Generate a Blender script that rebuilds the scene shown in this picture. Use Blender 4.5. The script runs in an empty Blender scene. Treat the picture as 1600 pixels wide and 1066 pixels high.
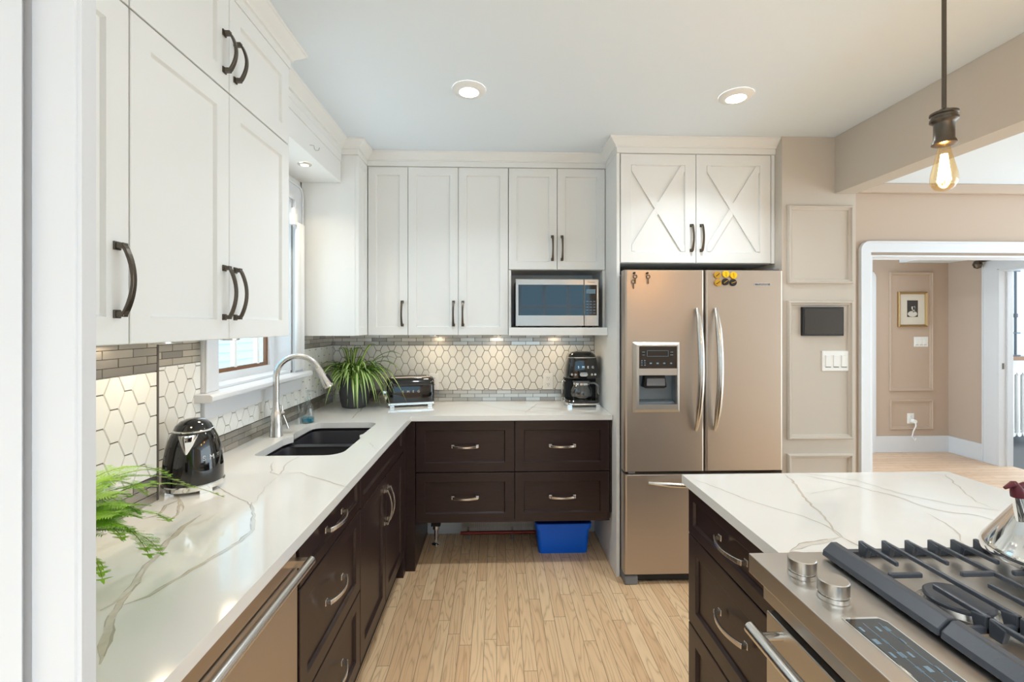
import bpy, bmesh, math, random
from mathutils import Vector, Matrix
random.seed(7)
S = bpy.context.scene
COL = S.collection
# ------------------------------------------------------------ camera
FPX = 711.0
cam_d = bpy.data.cameras.new('camera')
cam = bpy.data.objects.new('camera', cam_d); COL.objects.link(cam)
cam_d.sensor_fit = 'HORIZONTAL'; cam_d.sensor_width = 36.0
cam_d.lens = FPX / 1600 * 36.0
cam_d.shift_x = 0.0
cam_d.shift_y = -(533 - 508) / 1600.0
cam_d.clip_start = 0.02
cam.location = (0, 0, 1.453)
cam.rotation_euler = (math.radians(90), 0, -math.atan(24 / FPX))
S.camera = cam
# ------------------------------------------------------------ world, view, large lights
world = bpy.data.worlds.new('world'); S.world = world; world.use_nodes = True
bg = world.node_tree.nodes['Background']
bg.inputs[0].default_value = (0.76, 0.90, 1.0, 1); bg.inputs[1].default_value = 3.75
S.view_settings.view_transform = 'Standard'; S.view_settings.look = 'None'
S.view_settings.gamma = 1.0; S.view_settings.use_curve_mapping = False
S.view_settings.exposure = 0.2
LAMP_W = 9.0      # watts of one recessed ceiling light
PUCK_W = 0.33
# ------------------------------------------------------------ helpers
def lin(c):
    return tuple(((x/255)/12.92 if x/255 <= .04045 else ((x/255+.055)/1.055)**2.4) for x in c)
MATS = {}
def mat(name, rgb=(200,200,200), rough=.5, metal=0.0, spec=.5, coat=0.0, trans=0.0, ior=1.45, emis=None, es=0.0, raw=None, aniso=0):
    m = bpy.data.materials.new(name); m.use_nodes = True
    b = m.node_tree.nodes['Principled BSDF']
    c = raw if raw else lin(rgb)
    b.inputs['Base Color'].default_value = (*c, 1)
    b.inputs['Roughness'].default_value = rough
    b.inputs['Metallic'].default_value = metal
    b.inputs['Specular IOR Level'].default_value = spec
    b.inputs['Coat Weight'].default_value = coat
    b.inputs['Coat Roughness'].default_value = .05
    b.inputs['Transmission Weight'].default_value = trans
    b.inputs['IOR'].default_value = ior
    if emis: b.inputs['Emission Color'].default_value = (*lin(emis), 1); b.inputs['Emission Strength'].default_value = es
    MATS[name] = m
    return m
def N(m, t, **k):
    n = m.node_tree.nodes.new(t)
    for a, v in k.items(): setattr(n, a, v)
    return n
def L(m, a, b): m.node_tree.links.new(a, b)
def noise_bump(m, scale=200, strength=.05, dist=.001, stretch=None, rough_var=None, col_var=None):
    b = m.node_tree.nodes['Principled BSDF']
    tc = N(m, 'ShaderNodeTexCoord'); mp = N(m, 'ShaderNodeMapping'); L(m, tc.outputs['Object'], mp.inputs[0])
    if stretch: mp.inputs['Scale'].default_value = stretch
    nz = N(m, 'ShaderNodeTexNoise'); nz.inputs['Scale'].default_value = scale; nz.inputs['Detail'].default_value = 3
    L(m, mp.outputs[0], nz.inputs['Vector'])
    bp = N(m, 'ShaderNodeBump'); bp.inputs['Strength'].default_value = strength; bp.inputs['Distance'].default_value = dist
    L(m, nz.outputs['Fac'], bp.inputs['Height']); L(m, bp.outputs[0], b.inputs['Normal'])
    if rough_var:
        mr = N(m, 'ShaderNodeMapRange'); mr.inputs['To Min'].default_value = rough_var[0]; mr.inputs['To Max'].default_value = rough_var[1]
        L(m, nz.outputs['Fac'], mr.inputs[0]); L(m, mr.outputs[0], b.inputs['Roughness'])
    if col_var:
        rp = N(m, 'ShaderNodeMix', data_type='RGBA')
        rp.inputs['A'].default_value = (*lin(col_var[0]), 1); rp.inputs['B'].default_value = (*lin(col_var[1]), 1)
        L(m, nz.outputs['Fac'], rp.inputs['Factor']); L(m, rp.outputs['Result'], b.inputs['Base Color'])
    return m
ceil_m = noise_bump(mat('ceiling_paint', (234,243,250), .9), 60, .05)
greige = noise_bump(mat('greige_paint', (205,196,184), .75), 90, .06)
tan = noise_bump(mat('tan_paint', (194,174,156), .8), 90, .06)
white = noise_bump(mat('white_cabinet_paint', (240,240,237), .38), 40, .02)
trimw = noise_bump(mat('white_trim_paint', (222,224,227), .4), 40, .02)
stone = noise_bump(mat('quartz_white', (238,237,233), .12, coat=.3), 30, .0)
vein = noise_bump(mat('quartz_vein', (203,194,180), .12, coat=.3), 60, .0, col_var=((196,188,175),(226,219,206)))
veinf = noise_bump(mat('quartz_vein_faint', (224,220,210), .12, coat=.3), 60, .0, col_var=((206,201,192),(234,231,225)))
veind = mat('quartz_vein_dark', (184,176,163), .15, coat=.3)
esp = noise_bump(mat('espresso_wood', (48,32,30), .34, coat=.05), 14, .10, .0005, stretch=(1,1,8), col_var=((34,22,22),(54,36,34)))
steel = noise_bump(mat('brushed_steel', metal=1, raw=(.58,.55,.51), rough=.28), 4, .0, .0001, rough_var=(.30,.38))
steelv = noise_bump(mat('brushed_steel_appliance', metal=.82, raw=(.50,.42,.345), rough=.3), 1.6, .0, .0001, stretch=(1,1,.4), rough_var=(.30,.46))
mos = [noise_bump(mat('mosaic_steel_%s' % w, metal=1, raw=c, rough=r), 9, .05, .0006, stretch=(1,1,40)) for w, c, r in
       (('pale', (.66,.63,.58), .28), ('mid', (.52,.49,.45), .33), ('dark', (.42,.40,.37), .38))]
grout = mat('dark_grout', (96,90,84), .9)
tile = noise_bump(mat('white_glazed_tile', (236,235,229), .14, coat=.3), 25, .04, .002)
bronze = mat('dark_bronze', metal=1, raw=(.13,.11,.09), rough=.32)
nickel = mat('satin_nickel', metal=1, raw=(.68,.66,.63), rough=.25)
chrome = mat('chrome', metal=1, raw=(.85,.85,.84), rough=.07)
black = mat('black_enamel', (14,14,15), .08, coat=.8)
blackm = mat('black_matte', (22,22,24), .5)
iron = noise_bump(mat('cast_iron', (74,78,86), .33), 180, .25, .001)
sinkm = noise_bump(mat('black_granite_sink', (48,49,56), .38), 500, .1, .0005)
glassb = mat('black_glass', (10,12,14), .04, coat=1)
blue = mat('blue_plastic', (4,112,255), .34)
potm = noise_bump(mat('charcoal_pot', (70,71,76), .6), 200, .1)
soil = noise_bump(mat('soil', (52,40,30), .95), 90, .8, .01)
greyp = mat('grey_plastic', (120,121,124), .5)
brown = noise_bump(mat('brown_sash_wood', (120,84,58), .45), 20, .1, stretch=(1,1,10))
leafg = mat('leaf_green', (96,138,48), .4)
leafc = mat('leaf_cream', (206,218,150), .4)
ferng = mat('fern_green', (150,205,50), .45)
fernd = mat('fern_stem', (120,118,60), .5)
plate = mat('switch_plate_white', (243,243,240), .35)
slot = mat('slot_dark', (60,58,56), .6)
gold = noise_bump(mat('gilt_frame', metal=1, raw=(.55,.40,.2), rough=.35), 120, .3, .001)
paper = mat('mat_board', (222,216,202), .8)
yellow = mat('yellow_magnet', (246,196,12), .4); ochre = mat('ochre_magnet', (196,146,34), .4)
redp = mat('red_pipe', (150,50,36), .4)
maroon = mat('maroon_rubber', (96,28,38), .45)
radm = mat('radiator_paint', (232,232,230), .35)
siding = mat('pale_blue_siding', (150,182,198), .7)
darkfl = mat('dark_tile_floor', (62,62,64), .35)
icon = mat('display_print', (120,146,164), .5)
def glassmat(name, tint, fac=.12, rough=.0):
    m = bpy.data.materials.new(name); m.use_nodes = True; nt = m.node_tree; nt.nodes.clear()
    o = nt.nodes.new('ShaderNodeOutputMaterial'); mx = nt.nodes.new('ShaderNodeMixShader')
    t = nt.nodes.new('ShaderNodeBsdfTransparent'); t.inputs[0].default_value = (*tint, 1)
    g = nt.nodes.new('ShaderNodeBsdfGlossy'); g.inputs['Roughness'].default_value = rough
    fr = nt.nodes.new('ShaderNodeFresnel'); fr.inputs[0].default_value = 1.5
    ad = nt.nodes.new('ShaderNodeMath'); ad.operation = 'ADD'; ad.inputs[1].default_value = fac - .04; ad.use_clamp = True
    ge = nt.nodes.new('ShaderNodeNewGeometry'); iv = nt.nodes.new('ShaderNodeMath'); iv.operation = 'SUBTRACT'; iv.inputs[0].default_value = 1
    nt.links.new(ge.outputs['Backfacing'], iv.inputs[1]); mu = nt.nodes.new('ShaderNodeMath'); mu.operation = 'MULTIPLY'
    nt.links.new(fr.outputs[0], mu.inputs[0]); nt.links.new(iv.outputs[0], mu.inputs[1]); nt.links.new(mu.outputs[0], ad.inputs[0]); nt.links.new(ad.outputs[0], mx.inputs[0])
    nt.links.new(t.outputs[0], mx.inputs[1]); nt.links.new(g.outputs[0], mx.inputs[2]); nt.links.new(mx.outputs[0], o.inputs[0])
    return m
glass = glassmat('clear_glass', (.96,.98,.98), .05)
bottleg = glassmat('bottle_glass', (.9,.94,.94), .12)
ambg = glassmat('amber_bulb_glass', (1,.86,.62), .12)
caraf = glassmat('carafe_glass', (.72,.74,.75), .16)
soapm = mat('blue_soap', (60,150,175), .15, trans=.4)
filam = mat('glowing_filament', (255,200,120), emis=(255,200,115), es=140)
lens = mat('lamp_lens', (255,255,255), emis=(255,250,240), es=14)
lensw = mat('lamp_lens_warm', (255,250,240), emis=(255,236,200), es=10)

def oak(name, axis, c1, c2, c3, w=.057):
    """strip oak boards running along `axis` ('X' or 'Y'), colour and cathedral grain per board"""
    m = bpy.data.materials.new(name); m.use_nodes = True; b = m.node_tree.nodes['Principled BSDF']
    def mth(op, a, bb=None, c=None):
        n = N(m, 'ShaderNodeMath', operation=op)
        for i, v in enumerate((a, bb, c)):
            if v is None: continue
            if isinstance(v, (int, float)): n.inputs[i].default_value = v
            else: L(m, v, n.inputs[i])
        return n.outputs[0]
    tc = N(m, 'ShaderNodeTexCoord'); sp = N(m, 'ShaderNodeSeparateXYZ'); L(m, tc.outputs['Object'], sp.inputs[0])
    a, l = (sp.outputs['X'], sp.outputs['Y']) if axis == 'Y' else (sp.outputs['Y'], sp.outputs['X'])
    ai = mth('DIVIDE', a, w); idx = mth('FLOOR', ai); fa = mth('FRACT', ai)
    wn = N(m, 'ShaderNodeTexWhiteNoise', noise_dimensions='1D'); L(m, idx, wn.inputs['W'])
    lo = mth('ADD', mth('DIVIDE', l, .75), mth('MULTIPLY', wn.outputs['Value'], 7.3))
    li = mth('FLOOR', lo); fl = mth('FRACT', lo)
    bid = mth('ADD', mth('MULTIPLY', idx, 3.17), mth('MULTIPLY', li, 11.3))
    wn2 = N(m, 'ShaderNodeTexWhiteNoise', noise_dimensions='1D'); L(m, bid, wn2.inputs['W'])
    cb = N(m, 'ShaderNodeCombineXYZ')
    L(m, mth('ADD', mth('MULTIPLY', a, 15), mth('MULTIPLY', wn2.outputs['Value'], 50)), cb.inputs[0])
    L(m, mth('MULTIPLY', l, 1.5), cb.inputs[1]); L(m, bid, cb.inputs[2])
    nz = N(m, 'ShaderNodeTexNoise'); nz.inputs['Scale'].default_value = 1.0; nz.inputs['Detail'].default_value = 1.5
    L(m, cb.outputs[0], nz.inputs['Vector'])
    ring = mth('FRACT', mth('MULTIPLY', nz.outputs['Fac'], 13.0))
    ring = mth('ABSOLUTE', mth('SUBTRACT', ring, .5))
    ring = mth('POWER', mth('MULTIPLY', ring, 2.0), 4.0)
    cb2 = N(m, 'ShaderNodeCombineXYZ'); L(m, mth('MULTIPLY', a, 400), cb2.inputs[0]); L(m, mth('MULTIPLY', l, 12), cb2.inputs[1])
    nz2 = N(m, 'ShaderNodeTexNoise'); nz2.inputs['Scale'].default_value = 1.0; L(m, cb2.outputs[0], nz2.inputs['Vector'])
    mx = N(m, 'ShaderNodeMix', data_type='RGBA'); mx.inputs['A'].default_value = (*lin(c1),1); mx.inputs['B'].default_value = (*lin(c2),1)
    L(m, wn2.outputs['Value'], mx.inputs['Factor'])
    mx2 = N(m, 'ShaderNodeMix', data_type='RGBA'); L(m, mx.outputs['Result'], mx2.inputs['A']); mx2.inputs['B'].default_value = (*lin(c3),1)
    L(m, mth('ADD', mth('MULTIPLY', ring, .42), mth('MULTIPLY', nz2.outputs['Fac'], .22)), mx2.inputs['Factor'])
    ed = mth('LESS_THAN', mth('MINIMUM', fa, mth('SUBTRACT', 1.0, fa)), .022)
    ed2 = mth('LESS_THAN', fl, .0035)
    gap = mth('MAXIMUM', ed, ed2)
    mx3 = N(m, 'ShaderNodeMix', data_type='RGBA'); L(m, mx2.outputs['Result'], mx3.inputs['A'])
    mx3.inputs['B'].default_value = (*lin((124,98,72)),1); L(m, mth('MULTIPLY', gap, .8), mx3.inputs['Factor'])
    L(m, mx3.outputs['Result'], b.inputs['Base Color'])
    b.inputs['Roughness'].default_value = .36
    bp = N(m, 'ShaderNodeBump'); bp.inputs['Strength'].default_value = .25; bp.inputs['Distance'].default_value = .001
    L(m, mth('SUBTRACT', 1.0, gap), bp.inputs['Height']); L(m, bp.outputs[0], b.inputs['Normal'])
    return m
oakY = oak('oak_strip_floor', 'Y', (250,216,172), (234,194,150), (164,124,84))
oakX = oak('oak_hall_floor', 'X', (226,194,164), (214,180,148), (180,138,104), .08)

# --- object plumbing: every mesh is drawn in world coordinates and stored relative to its root's origin
def root_of(o):
    while o.parent: o = o.parent
    return o
def obj(name, bm, m, parent=None, bevel=0, smooth=False, seg=2, sub=0, org=None):
    bmesh.ops.recalc_face_normals(bm, faces=bm.faces)
    o0 = Vector(org) if org is not None else (root_of(parent).location if parent else Vector((0,0,0)))
    if o0.length: bmesh.ops.translate(bm, verts=bm.verts, vec=-o0)
    me = bpy.data.meshes.new(name); bm.to_mesh(me); bm.free()
    for mm in (m if isinstance(m, (list, tuple)) else [m]): me.materials.append(mm)
    o = bpy.data.objects.new(name, me); COL.objects.link(o)
    if parent: o.parent = parent
    elif org is not None: o.location = o0
    if smooth:
        for p in me.polygons: p.use_smooth = True
        if not sub:
            try: me.set_sharp_from_angle(angle=math.radians(38))
            except Exception: pass
    if bevel:
        b = o.modifiers.new('bevel', 'BEVEL'); b.width = bevel; b.segments = seg; b.limit_method = 'ANGLE'; b.angle_limit = math.radians(40); b.harden_normals = False
    if sub:
        s = o.modifiers.new('sub', 'SUBSURF'); s.levels = sub; s.render_levels = sub
    return o
def tag(o, label, cat, group=None):
    o['label'] = label; o['category'] = cat
    if group: o['group'] = group
    return o
def thing(name, label, cat, loc, group=None):
    o = bpy.data.objects.new(name, None); COL.objects.link(o); o.location = loc; o.empty_display_size = .05
    return tag(o, label, cat, group)
def struct(name, bm, m, **k):
    o = obj(name, bm, m, **k); o['kind'] = 'structure'; return o
def B(): return bmesh.new()
def box(bm, x0, x1, y0, y1, z0, z1, mi=0, M=None):
    vs = [bm.verts.new((x, y, z)) for x in (x0, x1) for y in (y0, y1) for z in (z0, z1)]
    if M: 
        for v in vs: v.co = M @ v.co
    for f in ((0,1,3,2),(4,6,7,5),(0,4,5,1),(2,3,7,6),(0,2,6,4),(1,5,7,3)):
        fc = bm.faces.new([vs[i] for i in f]); fc.material_index = mi
    return vs
def prism(bm, pts, vec, mi=0):
    a = [bm.verts.new(p) for p in pts]; b = [bm.verts.new(Vector(p) + Vector(vec)) for p in pts]
    n = len(pts)
    bm.faces.new(a).material_index = mi; bm.faces.new(b[::-1]).material_index = mi
    for i in range(n): bm.faces.new([a[i], b[i], b[(i+1) % n], a[(i+1) % n]]).material_index = mi
def lathe(bm, prof, c=(0,0,0), seg=32, mi=0, M=None, cap=True):
    rs = []
    for r, z in prof:
        ring = []
        for k in range(seg):
            a = 2*math.pi*k/seg
            p = Vector((r*math.cos(a), r*math.sin(a), z))
            if M: p = M @ p
            ring.append(bm.verts.new(p + Vector(c)))
        rs.append(ring)
    for a, b in zip(rs, rs[1:]):
        for k in range(seg): bm.faces.new([a[k], a[(k+1)%seg], b[(k+1)%seg], b[k]]).material_index = mi
    if cap:
        if prof[0][0] > 1e-5: bm.faces.new(rs[0][::-1]).material_index = mi
        if prof[-1][0] > 1e-5: bm.faces.new(rs[-1]).material_index = mi
def cyl(bm, p0, p1, r, seg=16, r1=None, mi=0):
    tube(bm, [p0, p1], [r, r1 if r1 is not None else r], seg, mi)
def tube(bm, pts, r, seg=10, mi=0, up=None, flat=None):
    pts = [Vector(p) for p in pts]; n = len(pts)
    rr = r if isinstance(r, (list, tuple)) else [r]*n
    t0 = (pts[1]-pts[0]).normalized()
    u = Vector(up) if up else (Vector((0,0,1)) if abs(t0.z) < .9 else Vector((1,0,0)))
    u = (u - t0*u.dot(t0)).normalized(); rs = []
    for i, p in enumerate(pts):
        t = (pts[min(i+1, n-1)] - pts[max(i-1, 0)]).normalized()
        u = (u - t*u.dot(t)).normalized(); v = t.cross(u)
        ring = []
        if flat:
            hw, ht = flat[0]*rr[i], flat[1]*rr[i]
            for a, b in ((-1,-1),(1,-1),(1,1),(-1,1)): ring.append(bm.verts.new(p + v*(a*hw) + u*(b*ht)))
        else:
            for k in range(seg):
                a = 2*math.pi*k/seg; ring.append(bm.verts.new(p + (u*math.cos(a) + v*math.sin(a))*rr[i]))
        rs.append(ring)
    m = len(rs[0])
    for a, b in zip(rs, rs[1:]):
        for k in range(m): bm.faces.new([a[k], a[(k+1)%m], b[(k+1)%m], b[k]]).material_index = mi
    bm.faces.new(rs[0][::-1]).material_index = mi; bm.faces.new(rs[-1]).material_index = mi
class Fr:
    """a flat face in the room: w = world coordinate along the face, v = height, n = outwards"""
    def __init__(s, side, plane): s.side = side; s.p = plane
    def __call__(s, w, v, n=0):
        if s.side == '-Y': return Vector((w, s.p - n, v))
        if s.side == '+X': return Vector((s.p + n, w, v))
        if s.side == '-X': return Vector((s.p - n, w, v))
def rings(bm, fr, rects, cap0=True, cap1=True, mi=0):
    """connects rectangles (w0,w1,v0,v1,n)"""
    rs = [[bm.verts.new(fr(a, b, n)) for a, b in ((w0,v0),(w1,v0),(w1,v1),(w0,v1))] for w0,w1,v0,v1,n in rects]
    for a, b in zip(rs, rs[1:]):
        for k in range(4): bm.faces.new([a[k], a[(k+1)%4], b[(k+1)%4], b[k]]).material_index = mi
    if cap0: bm.faces.new(rs[0]).material_index = mi
    if cap1: bm.faces.new(rs[-1]).material_index = mi
def fbox(bm, fr, w0, w1, v0, v1, n0, n1, mi=0):
    rings(bm, fr, [(w0,w1,v0,v1,n0),(w0,w1,v0,v1,n1)], mi=mi)
def shaker(parent, fr, w0, w1, v0, v1, m, name='door', st=.058, gap=.0016, t=.02, rec=.010):
    bm = B(); w0 += gap; w1 -= gap; v0 += gap; v1 -= gap
    rings(bm, fr, [(w0,w1,v0,v1,-t),(w0,w1,v0,v1,-.0015),(w0+.0015,w1-.0015,v0+.0015,v1-.0015,0),
        (w0+st,w1-st,v0+st,v1-st,0),(w0+st+.004,w1-st-.004,v0+st+.004,v1-st-.004,-rec)])
    return obj(name, bm, m, parent, bevel=.0012 if m is esp else 0)
def handle(parent, fr, cw, cv, vert, m, Lh=.160, rise=.036):
    bm = B()
    def P(a, b, n): return fr(cw + b, cv + a, n) if vert else fr(cw + a, cv + b, n)
    for s in (-1, 1):
        a = s*(Lh/2 - .008)
        r0 = [P(a-.009,-.009,0), P(a+.009,-.009,0), P(a+.009,.009,0), P(a-.009,.009,0)]
        prism(bm, r0, fr(0,0,.004) - fr(0,0,0))
        r1 = [P(a-.006,-.0065,.004), P(a+.006,-.0065,.004), P(a+.006,.0065,.004), P(a-.006,.0065,.004)]
        prism(bm, r1, fr(0,0,.016) - fr(0,0,0))
    n = 14; rs = []
    for i in range(n+1):
        t = i/n; a = (t-.5)*(Lh-.006); h = .014 + (rise-.014)*math.sin(math.pi*t)**.8
        hw = .0075 - .0022*math.sin(math.pi*t); th = .0035
        rs.append([bm.verts.new(P(a, -hw, h-th)), bm.verts.new(P(a, hw, h-th)), bm.verts.new(P(a, hw, h+th)), bm.verts.new(P(a, -hw, h+th))])
    for a, b in zip(rs, rs[1:]):
        for k in range(4): bm.faces.new([a[k], a[(k+1)%4], b[(k+1)%4], b[k]])
    bm.faces.new(rs[0]); bm.faces.new(rs[-1])
    return obj('handle', bm, m, parent, bevel=.0012)
def text_bm(bm, s, size, M, mi=0, ext=.0006, align='CENTER'):
    cu = bpy.data.curves.new('t', 'FONT'); cu.body = s; cu.size = size; cu.extrude = ext; cu.align_x = align; cu.resolution_u = 3
    o = bpy.data.objects.new('t', cu); COL.objects.link(o)
    dg = bpy.context.evaluated_depsgraph_get(); me = bpy.data.meshes.new_from_object(o.evaluated_get(dg))
    nv = len(bm.verts); bm.from_mesh(me); bm.verts.ensure_lookup_table()
    for v in bm.verts[nv:]: v.co = M @ v.co
    bpy.data.objects.remove(o); bpy.data.curves.remove(cu); bpy.data.meshes.remove(me)
def frame_M(o, u, v):
    u = Vector(u).normalized(); v = Vector(v).normalized(); n = u.cross(v)
    return Matrix(((u.x,v.x,n.x,o[0]),(u.y,v.y,n.y,o[1]),(u.z,v.z,n.z,o[2]),(0,0,0,1)))
def area(name, loc, size, power, col=(1,1,1), rot=(0,0,0), shape='DISK', parent=None, spread=math.pi):
    d = bpy.data.lights.new(name, 'AREA'); d.shape = shape; d.size = size; d.energy = power; d.color = col; d.spread = spread
    o = bpy.data.objects.new(name, d); COL.objects.link(o)
    if parent: o.parent = parent; o.location = Vector(loc) - root_of(parent).location
    else: o.location = loc
    o.rotation_euler = rot
    return o

# ============================================================ ROOM SHELL
XL, YB, ZC, CT = -1.14, 3.20, 2.526, .92
YF = -2.6
bm = B(); box(bm, -1.3, 5.30, YF, 3.40, -.06, 0); struct('floor', bm, oakY)
bm = B(); box(bm, 2.0, 5.30, 3.40, 5.2, -.06, 0); struct('floor_hall', bm, oakX)
bm = B(); box(bm, 5.301, 8.0, 3.4, 7.0, -.06, 0); struct('floor_sunroom', bm, darkfl)
bm = B(); box(bm, -1.3, 6.5, YF-.1, 3.40, ZC, ZC+.1); struct('ceiling', bm, ceil_m)
bm = B(); box(bm, 2.053, 4.60, 3.50, 5.2, ZC, ZC+.1); box(bm, 4.60, 5.178, 3.50, 5.049, 2.165, ZC+.1); struct('ceiling_hall', bm, ceil_m)
# left wall with window opening
WY0, WY1, WZ0, WZ1 = 1.875, 2.575, 1.19, 2.14
bm = B()
box(bm, XL-.16, XL, YF, WY0, 0, ZC); box(bm, XL-.16, XL, WY1, YB+.16, 0, ZC)
box(bm, XL-.16, XL, WY0, WY1, 0, WZ0); box(bm, XL-.16, XL, WY0, WY1, WZ1, ZC)
box(bm, XL, -1.036, .48, 1.421, 0, ZC)
struct('wall_left', bm, white)
bm = B(); box(bm, XL, 1.62, YB, YB+.15, 0, ZC); struct('wall_back', bm, white)
# panelled wall right of fridge
pw = B(); box(pw, 1.622, 2.053, 2.535, 3.38, 0, ZC)
pw_o = struct('wall_right', pw, greige)
def moulding(parent, fr, w0, w1, v0, v1, m, wd=.028, name='panel_moulding'):
    bm = B(); prof = [(0,0),(0,.009),(.006,.018),(.012,.018),(.016,.010),(wd-.004,.008),(wd,0)]
    rings(bm, fr, [(w0+o,w1-o,v0+o,v1-o,h) for o,h in prof], False, False)
    return obj(name, bm, m, parent)
f = Fr('-Y', 2.535)
moulding(pw_o, f, 1.649, 2.030, 1.687, 2.134, greige)
moulding(pw_o, f, 1.649, 2.030, .802, 1.591, greige)
moulding(pw_o, f, 1.649, 2.030, .13, .721, greige)
# ceiling beam
bm = B(); box(bm, 1.93, 2.046, YF, 2.534, 2.203, ZC-.001); struct('trim_1', bm, greige)
# next room wall with cased opening
bm = B(); OX0, OX1, OZ = 2.84, 5.0, 1.985
box(bm, 2.054, OX0, 3.38, 3.50, 0, ZC); box(bm, OX0, OX1, 3.38, 3.50, OZ, ZC); box(bm, OX1, 6.5, 3.38, 3.50, 0, ZC)
nw = struct('wall_dining', bm, tan)
bm = B(); box(bm, 2.054, 6.5, 3.335, 3.379, 2.455, ZC-.001); struct('trim_2', bm, tan, bevel=.004)
def casing(fr, w0, w1, vtop, cw, m, nm, t=.022, r=.07, v0=0, parent=None, both=True):
    bm = B(); k = 8
    pts = [fr(w0, v0)]
    pts += [fr(w0 + r - r*math.cos(a), vtop - r + r*math.sin(a)) for a in [math.pi/2*i/k for i in range(k+1)]]
    if both:
        pts += [fr(w1 - r + r*math.sin(a), vtop - r + r*math.cos(a)) for a in [math.pi/2*i/k for i in range(k+1)]]
        pts += [fr(w1, v0), fr(w1-cw, v0), fr(w1-cw, vtop-cw), fr(w0+cw, vtop-cw), fr(w0+cw, v0)]
    prism(bm, pts, fr(0,0,t) - fr(0,0,0))
    # raised back band
    i1, i2 = .012, .026
    q = []
    for o_ in (0, i1):
        rr = r - o_
        q.append([fr(w0+o_, v0, t)] + [fr(w0+o_ + rr - rr*math.cos(a), vtop-o_ - rr + rr*math.sin(a), t) for a in [math.pi/2*i/k for i in range(k+1)]]
             + [fr(w1-o_ - rr + rr*math.sin(a), vtop-o_ - rr + rr*math.cos(a), t) for a in [math.pi/2*i/k for i in range(k+1)]] + [fr(w1-o_, v0, t)])
    prism(bm, q[0] + q[1][::-1], fr(0,0,.008) - fr(0,0,0))
    if parent: return obj(nm, bm, m, parent, bevel=.003)
    return struct(nm, bm, m, bevel=.003)
casing(Fr('-Y', 3.379), 2.755, 5.085, 2.09, .085, trimw, 'trim_3')
bm = B(); box(bm, 2.839, 2.852, 3.36, 3.52, .0, 1.984); box(bm, 4.988, 4.999, 3.36, 3.52, .0, 1.984); box(bm, 2.852, 4.988, 3.36, 3.52, 1.972, 1.984); struct('trim_4', bm, trimw)
# hall
bm = B(); box(bm, 2.0, 5.18, 5.05, 5.2, 0, ZC); hb = struct('wall_hall_back', bm, tan)
f = Fr('-Y', 5.05)
moulding(hb, f, 4.479, 4.993, .697, 2.06, tan, .035); moulding(hb, f, 4.485, 4.993, .257, .598, tan, .035)
bm = B(); prism(bm, [f(4.16,0), f(4.306,0), f(4.306,1.99), f(4.30,2.02), f(4.28,2.05), f(4.25,2.062), f(4.16,2.062)], (0,-.03,0)); struct('trim_5', bm, trimw, bevel=.004)
bm = B(); box(bm, 4.31, 5.179, 5.03, 5.049, 0, .185); struct('baseboard_back', bm, trimw, bevel=.003)
bm = B(); DY0, DY1 = 3.62, 4.52
box(bm, 5.18, 5.30, DY1, 5.2, 0, ZC); box(bm, 5.18, 5.30, DY0, DY1, 2.03, ZC); box(bm, 5.18, 5.30, 3.501, DY0, 0, ZC)
struct('wall_hall_right', bm, tan)
casing(Fr('-X', 5.179), 3.47+.01, 4.665, 2.17, .145, trimw, 'trim_6', r=.09)
bm = B(); box(bm, 5.155, 5.31, DY1-.018, DY1-.001, 0, 2.02); box(bm, 5.155, 5.31, DY0+.001, DY1-.018, 2.008, 2.029)
box(bm, 5.235, 5.25, DY1-.03, DY1-.018, 0, 2.0); d1 = struct('door_1', bm, trimw)
bm = B(); box(bm, 5.19, 5.21, DY1-.021, DY1-.0175, 1.0, 1.06); o = obj('strike_plate', bm, bronze, d1)
bm = B(); box(bm, 5.16, 5.179, 4.667, 5.03, 0, .185); struct('baseboard_right', bm, trimw, bevel=.003)
# sunroom beyond the door
bm = B(); box(bm, 5.30, 8.0, 5.75, 5.85, 0, 2.6); struct('wall_sunroom', bm, trimw)
# baseboard under back drawers
bm = B(); box(bm, -.478, .688, 3.182, 3.199, 0, .13); struct('baseboard_kitchen', bm, trimw)
# wall stub and casing beside the camera
bm = B(); box(bm, -1.139, -.40, .36, .44, 0, ZC-.001); struct('wall_front_left', bm, trimw)
f = Fr('-Y', .36)
bm = B()
def near(px, Y): # x on plane Y for an image column of the near trim
    return Y*math.tan(math.atan((px-800)/FPX) + math.atan(24/FPX))
xe = near(150, .47)
prism(bm, [(xe,.47,0),(xe,.36,0),(near(128,.36),.36,0),(near(128,.36)-.001,.363,0),(near(128,.36)-.003,.363,0),(near(126,.36)-.003,.358,0),
   (near(50,.358),.358,0),(near(46,.358),.372,0),(near(40,.372),.372,0),(near(34,.35),.35,0),(-.62,.35,0),(-.62,.47,0)], (0,0,ZC-.002))
struct('door_2', bm, trimw)
# front wall with the big window behind the camera
bm = B(); a0, a1, b0, b1 = -.9, 1.75, .85, 2.25
box(bm, -1.3, a0, YF-.12, YF, 0, ZC); box(bm, a1, 6.5, YF-.12, YF, 0, ZC); box(bm, a0, a1, YF-.12, YF, 0, b0); box(bm, a0, a1, YF-.12, YF, b1, ZC)
struct('wall_front', bm, tan)
bm = B()
box(bm, a0, a1, YF-.09, YF-.03, b0, b0+.06); box(bm, a0, a1, YF-.09, YF-.03, b1-.06, b1)
for i in range(7):
    x = a0 + (a1-a0)*i/6; w = .03 if i in (0,6) else .014
    box(bm, x-w+(w if i==0 else 0)-(w if i==6 else 0), x+w+(w if i==0 else 0)-(w if i==6 else 0), YF-.085, YF-.035, b0+.06, b1-.06)
for i in (1,2):
    z = b0 + (b1-b0)*i/3; box(bm, a0+.06, a1-.06, YF-.08, YF-.04, z-.014, z+.014)
struct('window_2', bm, trimw)
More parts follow.
